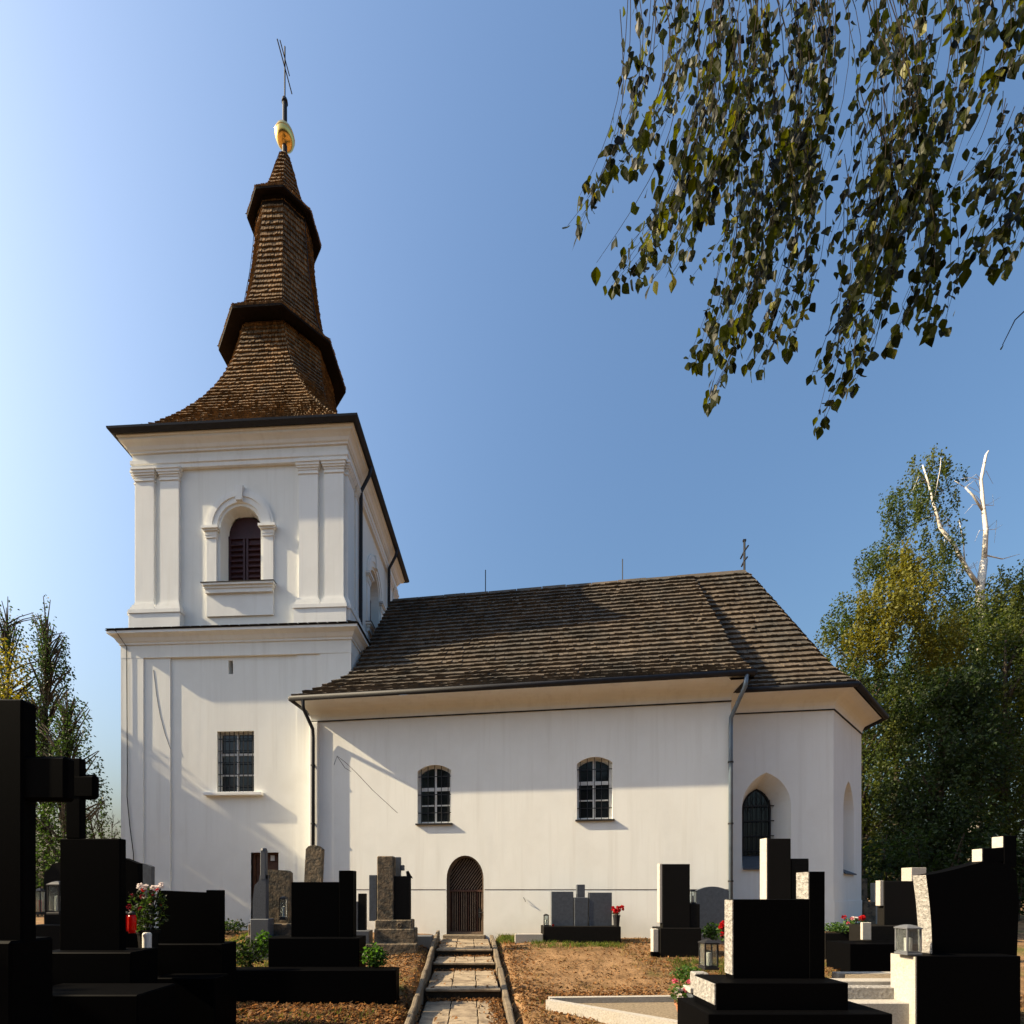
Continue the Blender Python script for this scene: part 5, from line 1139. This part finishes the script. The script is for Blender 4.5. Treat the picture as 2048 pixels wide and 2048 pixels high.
lantern('bright lantern with white candle on the plinth of the curved black headstone', 1812, 1848, 1850, 1911, 6.78, mt='grey_granite')
tag(mk('grave_candle', MB().lathe([(0.045, 0), (0.05, 0.03), (0.05, 0.36), (0.04, 0.38), (0.01, 0.385)], 12), 'wax'), 'tall cream grave candle left of the wide black headstone', 'candle').location = (px(294, 6.0), 6.0, Z(1926, 6.0))
def cup(label, x, yb, Y, h=0.13, r=0.045, mt='red_glass'):
    t = thing('grave_candle', label, 'candle', (px(x, Y), Y, Z(yb, Y)), 'red grave candles')
    o = mk('cup', MB().lathe([(r*0.8, 0), (r, h*0.2), (r, h*0.85), (r*0.8, h)], 12), mt, smooth=True); o.parent = t
    o = mk('lid', MB().lathe([(r*0.9, h), (r*0.9, h*1.1), (r*0.3, h*1.2)], 12), 'gutter'); o.parent = t
cup('red glass candle beside the chrysanthemum, left one of the pair', 254, 1862, 5.9, 0.2)
cup('red glass candle beside the chrysanthemum, right one of the pair', 264, 1866, 5.8, 0.22)
cup('round red candle on the low grave border at the bottom left', 335, 2006, 6.75, 0.13, 0.06)
cup('tiny red candle on the three-panel grave plinth', 1106, 1853, 12.35, 0.06, 0.035)
def leafball(c, r, n, size, rg, droop=0.2):
    vs, fs = [], []
    for _ in range(n):
        q = Vector((rg.gauss(0, 1), rg.gauss(0, 1), rg.gauss(0, 1))).normalized()*(rg.random()**0.4)
        add_leaf(vs, fs, Vector(c)+Vector((q.x*r[0], q.y*r[1], q.z*r[2])), size, rg, droop)
    m = MB(); m.v = vs; m.f = fs; return m
def bloom(m, c, r, rg, n=26):
    for _ in range(n):
        d = Vector((rg.gauss(0, 1), rg.gauss(0, 1), rg.gauss(0.4, 1))).normalized(); s = d.cross(Vector((rg.gauss(0, 1), rg.gauss(0, 1), rg.gauss(0, 1)))).normalized(); c_ = Vector(c)
        m.add([c_+d*r*0.2, c_+d*r*0.7+s*r*0.32, c_+d*r, c_+d*r*0.7-s*r*0.32], [(0, 1, 2, 3)])
def plant(name, label, cat, x, yb, Y, w_, h, leafm, n, size, blooms=(), pot=None, seed=1, group=None):
    X = px(x, Y); z = Z(yb, Y); t = thing(name, label, cat, (X, Y, z), group); rg = random.Random(seed)
    z0 = 0
    if pot:
        pm, pr, ph = pot; o = mk('pot', MB().lathe([(pr*0.7, 0), (pr, ph*0.9), (pr*1.1, ph*0.9), (pr*1.1, ph), (pr*0.85, ph), (pr*0.8, ph*0.85)], 14), pm); o.parent = t; z0 = ph*0.9
    st = MB()
    for _ in range(9):
        e = Vector((rg.gauss(0, w_*0.3), rg.gauss(0, w_*0.3), z0+h*rg.uniform(0.5, 0.95))); st.tube([(0, 0, z0-0.02), (e.x*0.4, e.y*0.4, (z0+e.z)/2), tuple(e)], 0.006, 4)
    o = mk('stems', st, 'twig'); o.parent = t
    o = mk('foliage', leafball((0, 0, z0+h*0.5), (w_*0.5, w_*0.5, h*0.5), n, size, rg), leafm, recalc=False); o.parent = t; o['kind'] = 'stuff'
    for (bm_, k, r, zlo) in blooms:
        for _ in range(k):
            m = MB(); a = rg.uniform(0, 6.28); q = rg.uniform(0.2, 1)*w_*0.5
            bloom(m, (math.cos(a)*q, math.sin(a)*q-w_*0.1, z0+h*rg.uniform(zlo, 1.02)), r, rg); o = mk('flower', m, bm_, recalc=False); o.parent = t
    return t
plant('chrysanthemum', 'dark wine and white chrysanthemum beside the wide black headstone', 'flowers', 297, 1930, 6.15, 0.42, 0.62, 'leaf_dark', 420, 0.06, (('wine_petal', 12, 0.035, 0.5), ('white_petal', 9, 0.04, 0.93), ('red_petal', 3, 0.03, 0.4)), ('dark_granite', 0.12, 0.45), 5)
plant('flower_bunch', 'small bunch of red flowers at the far left', 'flowers', 48, 1850, 7.5, 0.22, 0.28, 'leaf_dark', 120, 0.05, (('red_petal', 7, 0.05, 0.6), ('white_petal', 2, 0.03, 0.5)), None, 6)
plant('potted_plant', 'dark leafy plant with white buds on the bottom-left grave', 'plant', 312, 2030, 6.3, 0.28, 0.30, 'leaf_dark', 220, 0.05, (('white_petal', 6, 0.02, 0.6),), None, 7)
plant('leafy_shrub', 'round dark green shrub between the wide black headstone and sandstone headstone', 'shrub', 492, 1935, 8.8, 0.62, 0.55, 'leaf_dark', 650, 0.07, (), None, 8)
plant('young_spruce', 'small bright green conifer sprig in front of the sandstone headstone', 'shrub', 528, 1915, 9.2, 0.28, 0.55, 'leaf_green', 300, 0.07, (), None, 9)
plant('leafy_shrub', 'glossy round shrub growing at the right end of the black grave slab', 'shrub', 748, 1937, 8.15, 0.42, 0.42, 'leaf_green', 420, 0.075, (), None, 10)
plant('leafy_shrub', 'low dark shrub against the tower foot behind the graves', 'shrub', 452, 1868, 13.6, 1.2, 0.4, 'leaf_dark', 400, 0.09, (), None, 11)
plant('rose_vase', 'dark vase of red roses at the right end of the three-panel grave', 'flowers', 1233, 1858, 12.35, 0.26, 0.24, 'leaf_dark', 40, 0.05, (('red_petal', 9, 0.075, 0.45),), ('iron', 0.09, 0.36), 12)
plant('leafy_shrub', 'bright green shrub in front of the blue-grey arched headstone', 'shrub', 1422, 1882, 11.0, 0.42, 0.44, 'leaf_green', 340, 0.07, (), None, 13)
plant('flower_bunch', 'red flowers squeezed between arched headstone and black headstone', 'flowers', 1444, 1885, 10.6, 0.2, 0.45, 'leaf_green', 80, 0.06, (('red_petal', 10, 0.06, 0.4),), None, 14)
plant('flower_pot', 'terracotta pot of pink and white flowers on the gravel grave', 'flowers', 1366, 2026, 6.55, 0.34, 0.36, 'leaf_green', 170, 0.06, (('pink_petal', 6, 0.045, 0.5), ('white_petal', 9, 0.045, 0.2)), ('terracotta', 0.10, 0.12), 15)
plant('leafy_shrub', 'bright yellow-green low plant behind the flower pot', 'shrub', 1376, 1962, 8.4, 0.52, 0.26, 'leaf_green', 380, 0.06, (), None, 16)
plant('trough_planting', 'green planting with white and red flowers in the dark trough', 'flowers', 1672, 1866, 10.8, 0.5, 0.22, 'leaf_green', 330, 0.06, (), None, 17)
plant('geranium', 'geranium with red and white heads at the right end of the trough', 'flowers', 1708, 1866, 10.75, 0.46, 0.36, 'leaf_green', 330, 0.06, (('red_petal', 4, 0.06, 0.8), ('white_petal', 3, 0.05, 0.8), ('pink_petal', 2, 0.04, 0.5)), None, 18)

# ------------------------------------------------------------------ leaf litter and grass
rg = random.Random(77); vs, fs = [], []
def on_path(X, Y): return abs(X-path_x(Y)) < 0.69
def path_z(Y):
    for y0, y1, z0, z1 in LEV:
        if y1 <= Y <= y0: return z0+(z1-z0)*(y0-Y)/(y0-y1)
    return gbase(Y)
def litter(X, Y, size):
    p_on = on_path(X, Y); z = (path_z(Y)+0.006) if p_on else gz(X, Y)+0.004
    a = rg.uniform(0, 6.283); L = size*rg.uniform(0.6, 1.3); W = L*rg.uniform(0.45, 0.8); u = Vector((math.cos(a), math.sin(a), rg.gauss(0, .28))); v = Vector((-math.sin(a), math.cos(a), rg.gauss(0, .28)))
    c = Vector((X, Y, z+abs(u.z)*L*0.5+abs(v.z)*W*0.5)); cu = rg.uniform(-.02, .03)*1.0; o = len(vs)
    vs.extend([tuple(c-u*L*0.5), tuple(c+v*W*0.5+Vector((0, 0, cu))), tuple(c+u*L*0.5), tuple(c-v*W*0.5+Vector((0, 0, cu)))]); fs.extend([(o, o+1, o+2), (o, o+2, o+3)])
for _ in range(34000):
    X = rg.uniform(-7, 9.5); Y = 13.2-9.5*rg.random()**0.85
    if on_path(X, Y):
        if rg.random() < 0.955: continue
    elif 0.5 < X < 3.4 and 8.6 < Y < 12.2 and rg.random() < 0.75: continue
    litter(X, Y, 0.06)
for _ in range(9500):     # drifts: against the steps, the kerbs and at the left foreground
    k = rg.random()
    if k < 0.10:
        y1 = rg.choice([11.3, 10.29, 8.44, 8.44]); Y = y1-abs(rg.gauss(0.02, 0.06)); X = path_x(Y)+rg.uniform(-0.62, 0.62); litter(X, Y-0.02, 0.05)
    elif k < 0.20: Y = rg.uniform(5.5, 8.4); litter(path_x(Y)+0.64-abs(rg.gauss(0, 0.10)), Y, 0.055)
    elif k < 0.68: litter(rg.uniform(-4.5, -0.95), rg.uniform(6.0, 7.95), 0.075)
    elif k < 0.84: litter(rg.gauss(2.0, 0.75), rg.gauss(8.0, 0.35), 0.065)
    else: litter(rg.choice((rg.gauss(-1.6, 0.4), rg.gauss(0.75, 0.25))), rg.uniform(8.2, 12.5), 0.06)
m = MB(); m.v, m.f = vs, fs; o = mk('fallen_leaves', m, 'litter', recalc=False, kind='stuff'); o['label'] = 'dry brown fallen leaves scattered over the ground and path'; o['category'] = 'leaves'
vs, fs = [], []
def tuft(X, Y, n, h):
    z = gz(X, Y)
    for _ in range(n):
        p = Vector((X+rg.gauss(0, .05), Y+rg.gauss(0, .05), z-0.01)); d = Vector((rg.gauss(0, .35), rg.gauss(0, .35), 1)).normalized(); H = h*rg.uniform(0.5, 1.3); s = Vector((rg.gauss(0, 1), rg.gauss(0, 1), 0)).normalized()*0.006
        o = len(vs); vs.extend([tuple(p-s), tuple(p+s), tuple(p+d*H*0.6+s*0.7), tuple(p+d*H*0.6-s*0.7), tuple(p+d*H+Vector((d.x, d.y, -.1))*H*0.3)]); fs.extend([(o, o+1, o+2, o+3), (o+3, o+2, o+4)])
for _ in range(1500):
    X, Y = rg.uniform(-7, 9), rg.uniform(6, 13.2)
    if abs(X-path_x(Y)) < 0.85: continue
    if math.sin(X*1.3+2)+math.sin(Y*1.7+X*0.6)+rg.gauss(0, .6) < 0.7: continue
    tuft(X, Y, 7, 0.06)
for (x0, x1, y0, y1, n, h) in ((0.45, 1.15, 12.3, 13.1, 130, 0.13), (1.3, 3.6, 11.6, 12.2, 180, 0.10), (-6.5, -4.6, 10, 13.2, 420, 0.14), (4.0, 5.6, 9.5, 10.5, 120, 0.12), (-5, -3.4, 8.6, 10, 150, 0.10), (5.5, 7.3, 6.0, 6.6, 80, 0.10), (-4, -1.5, 6.2, 7.4, 120, 0.09)):
    for _ in range(n): tuft(rg.uniform(x0, x1), rg.uniform(y0, y1), 8, h)
gv, gf = vs, fs; vs, fs = [], []
for _ in range(3200):
    X, Y = rg.uniform(-7, 9), rg.uniform(6, 13.1)
    if abs(X-path_x(Y)) < 0.85 or (0.9 < X < 3.2 and 8.8 < Y < 12.0 and rg.random() < 0.8): continue
    if mnoise.noise(Vector((X*0.8, Y*0.8, 0))) < -0.05: continue
    tuft(X, Y, 7, 0.075)
m = MB(); m.v, m.f = vs, fs; o = mk('dry_grass', m, 'straw', recalc=False, kind='stuff'); o['label'] = 'patches of dry straw-coloured grass on the bare earth'; o['category'] = 'grass'
vs, fs = gv, gf
m = MB(); m.v, m.f = vs, fs; o = mk('grass', m, 'grass', recalc=False, kind='stuff'); o['label'] = 'tufts of short grass between the graves'; o['category'] = 'grass'
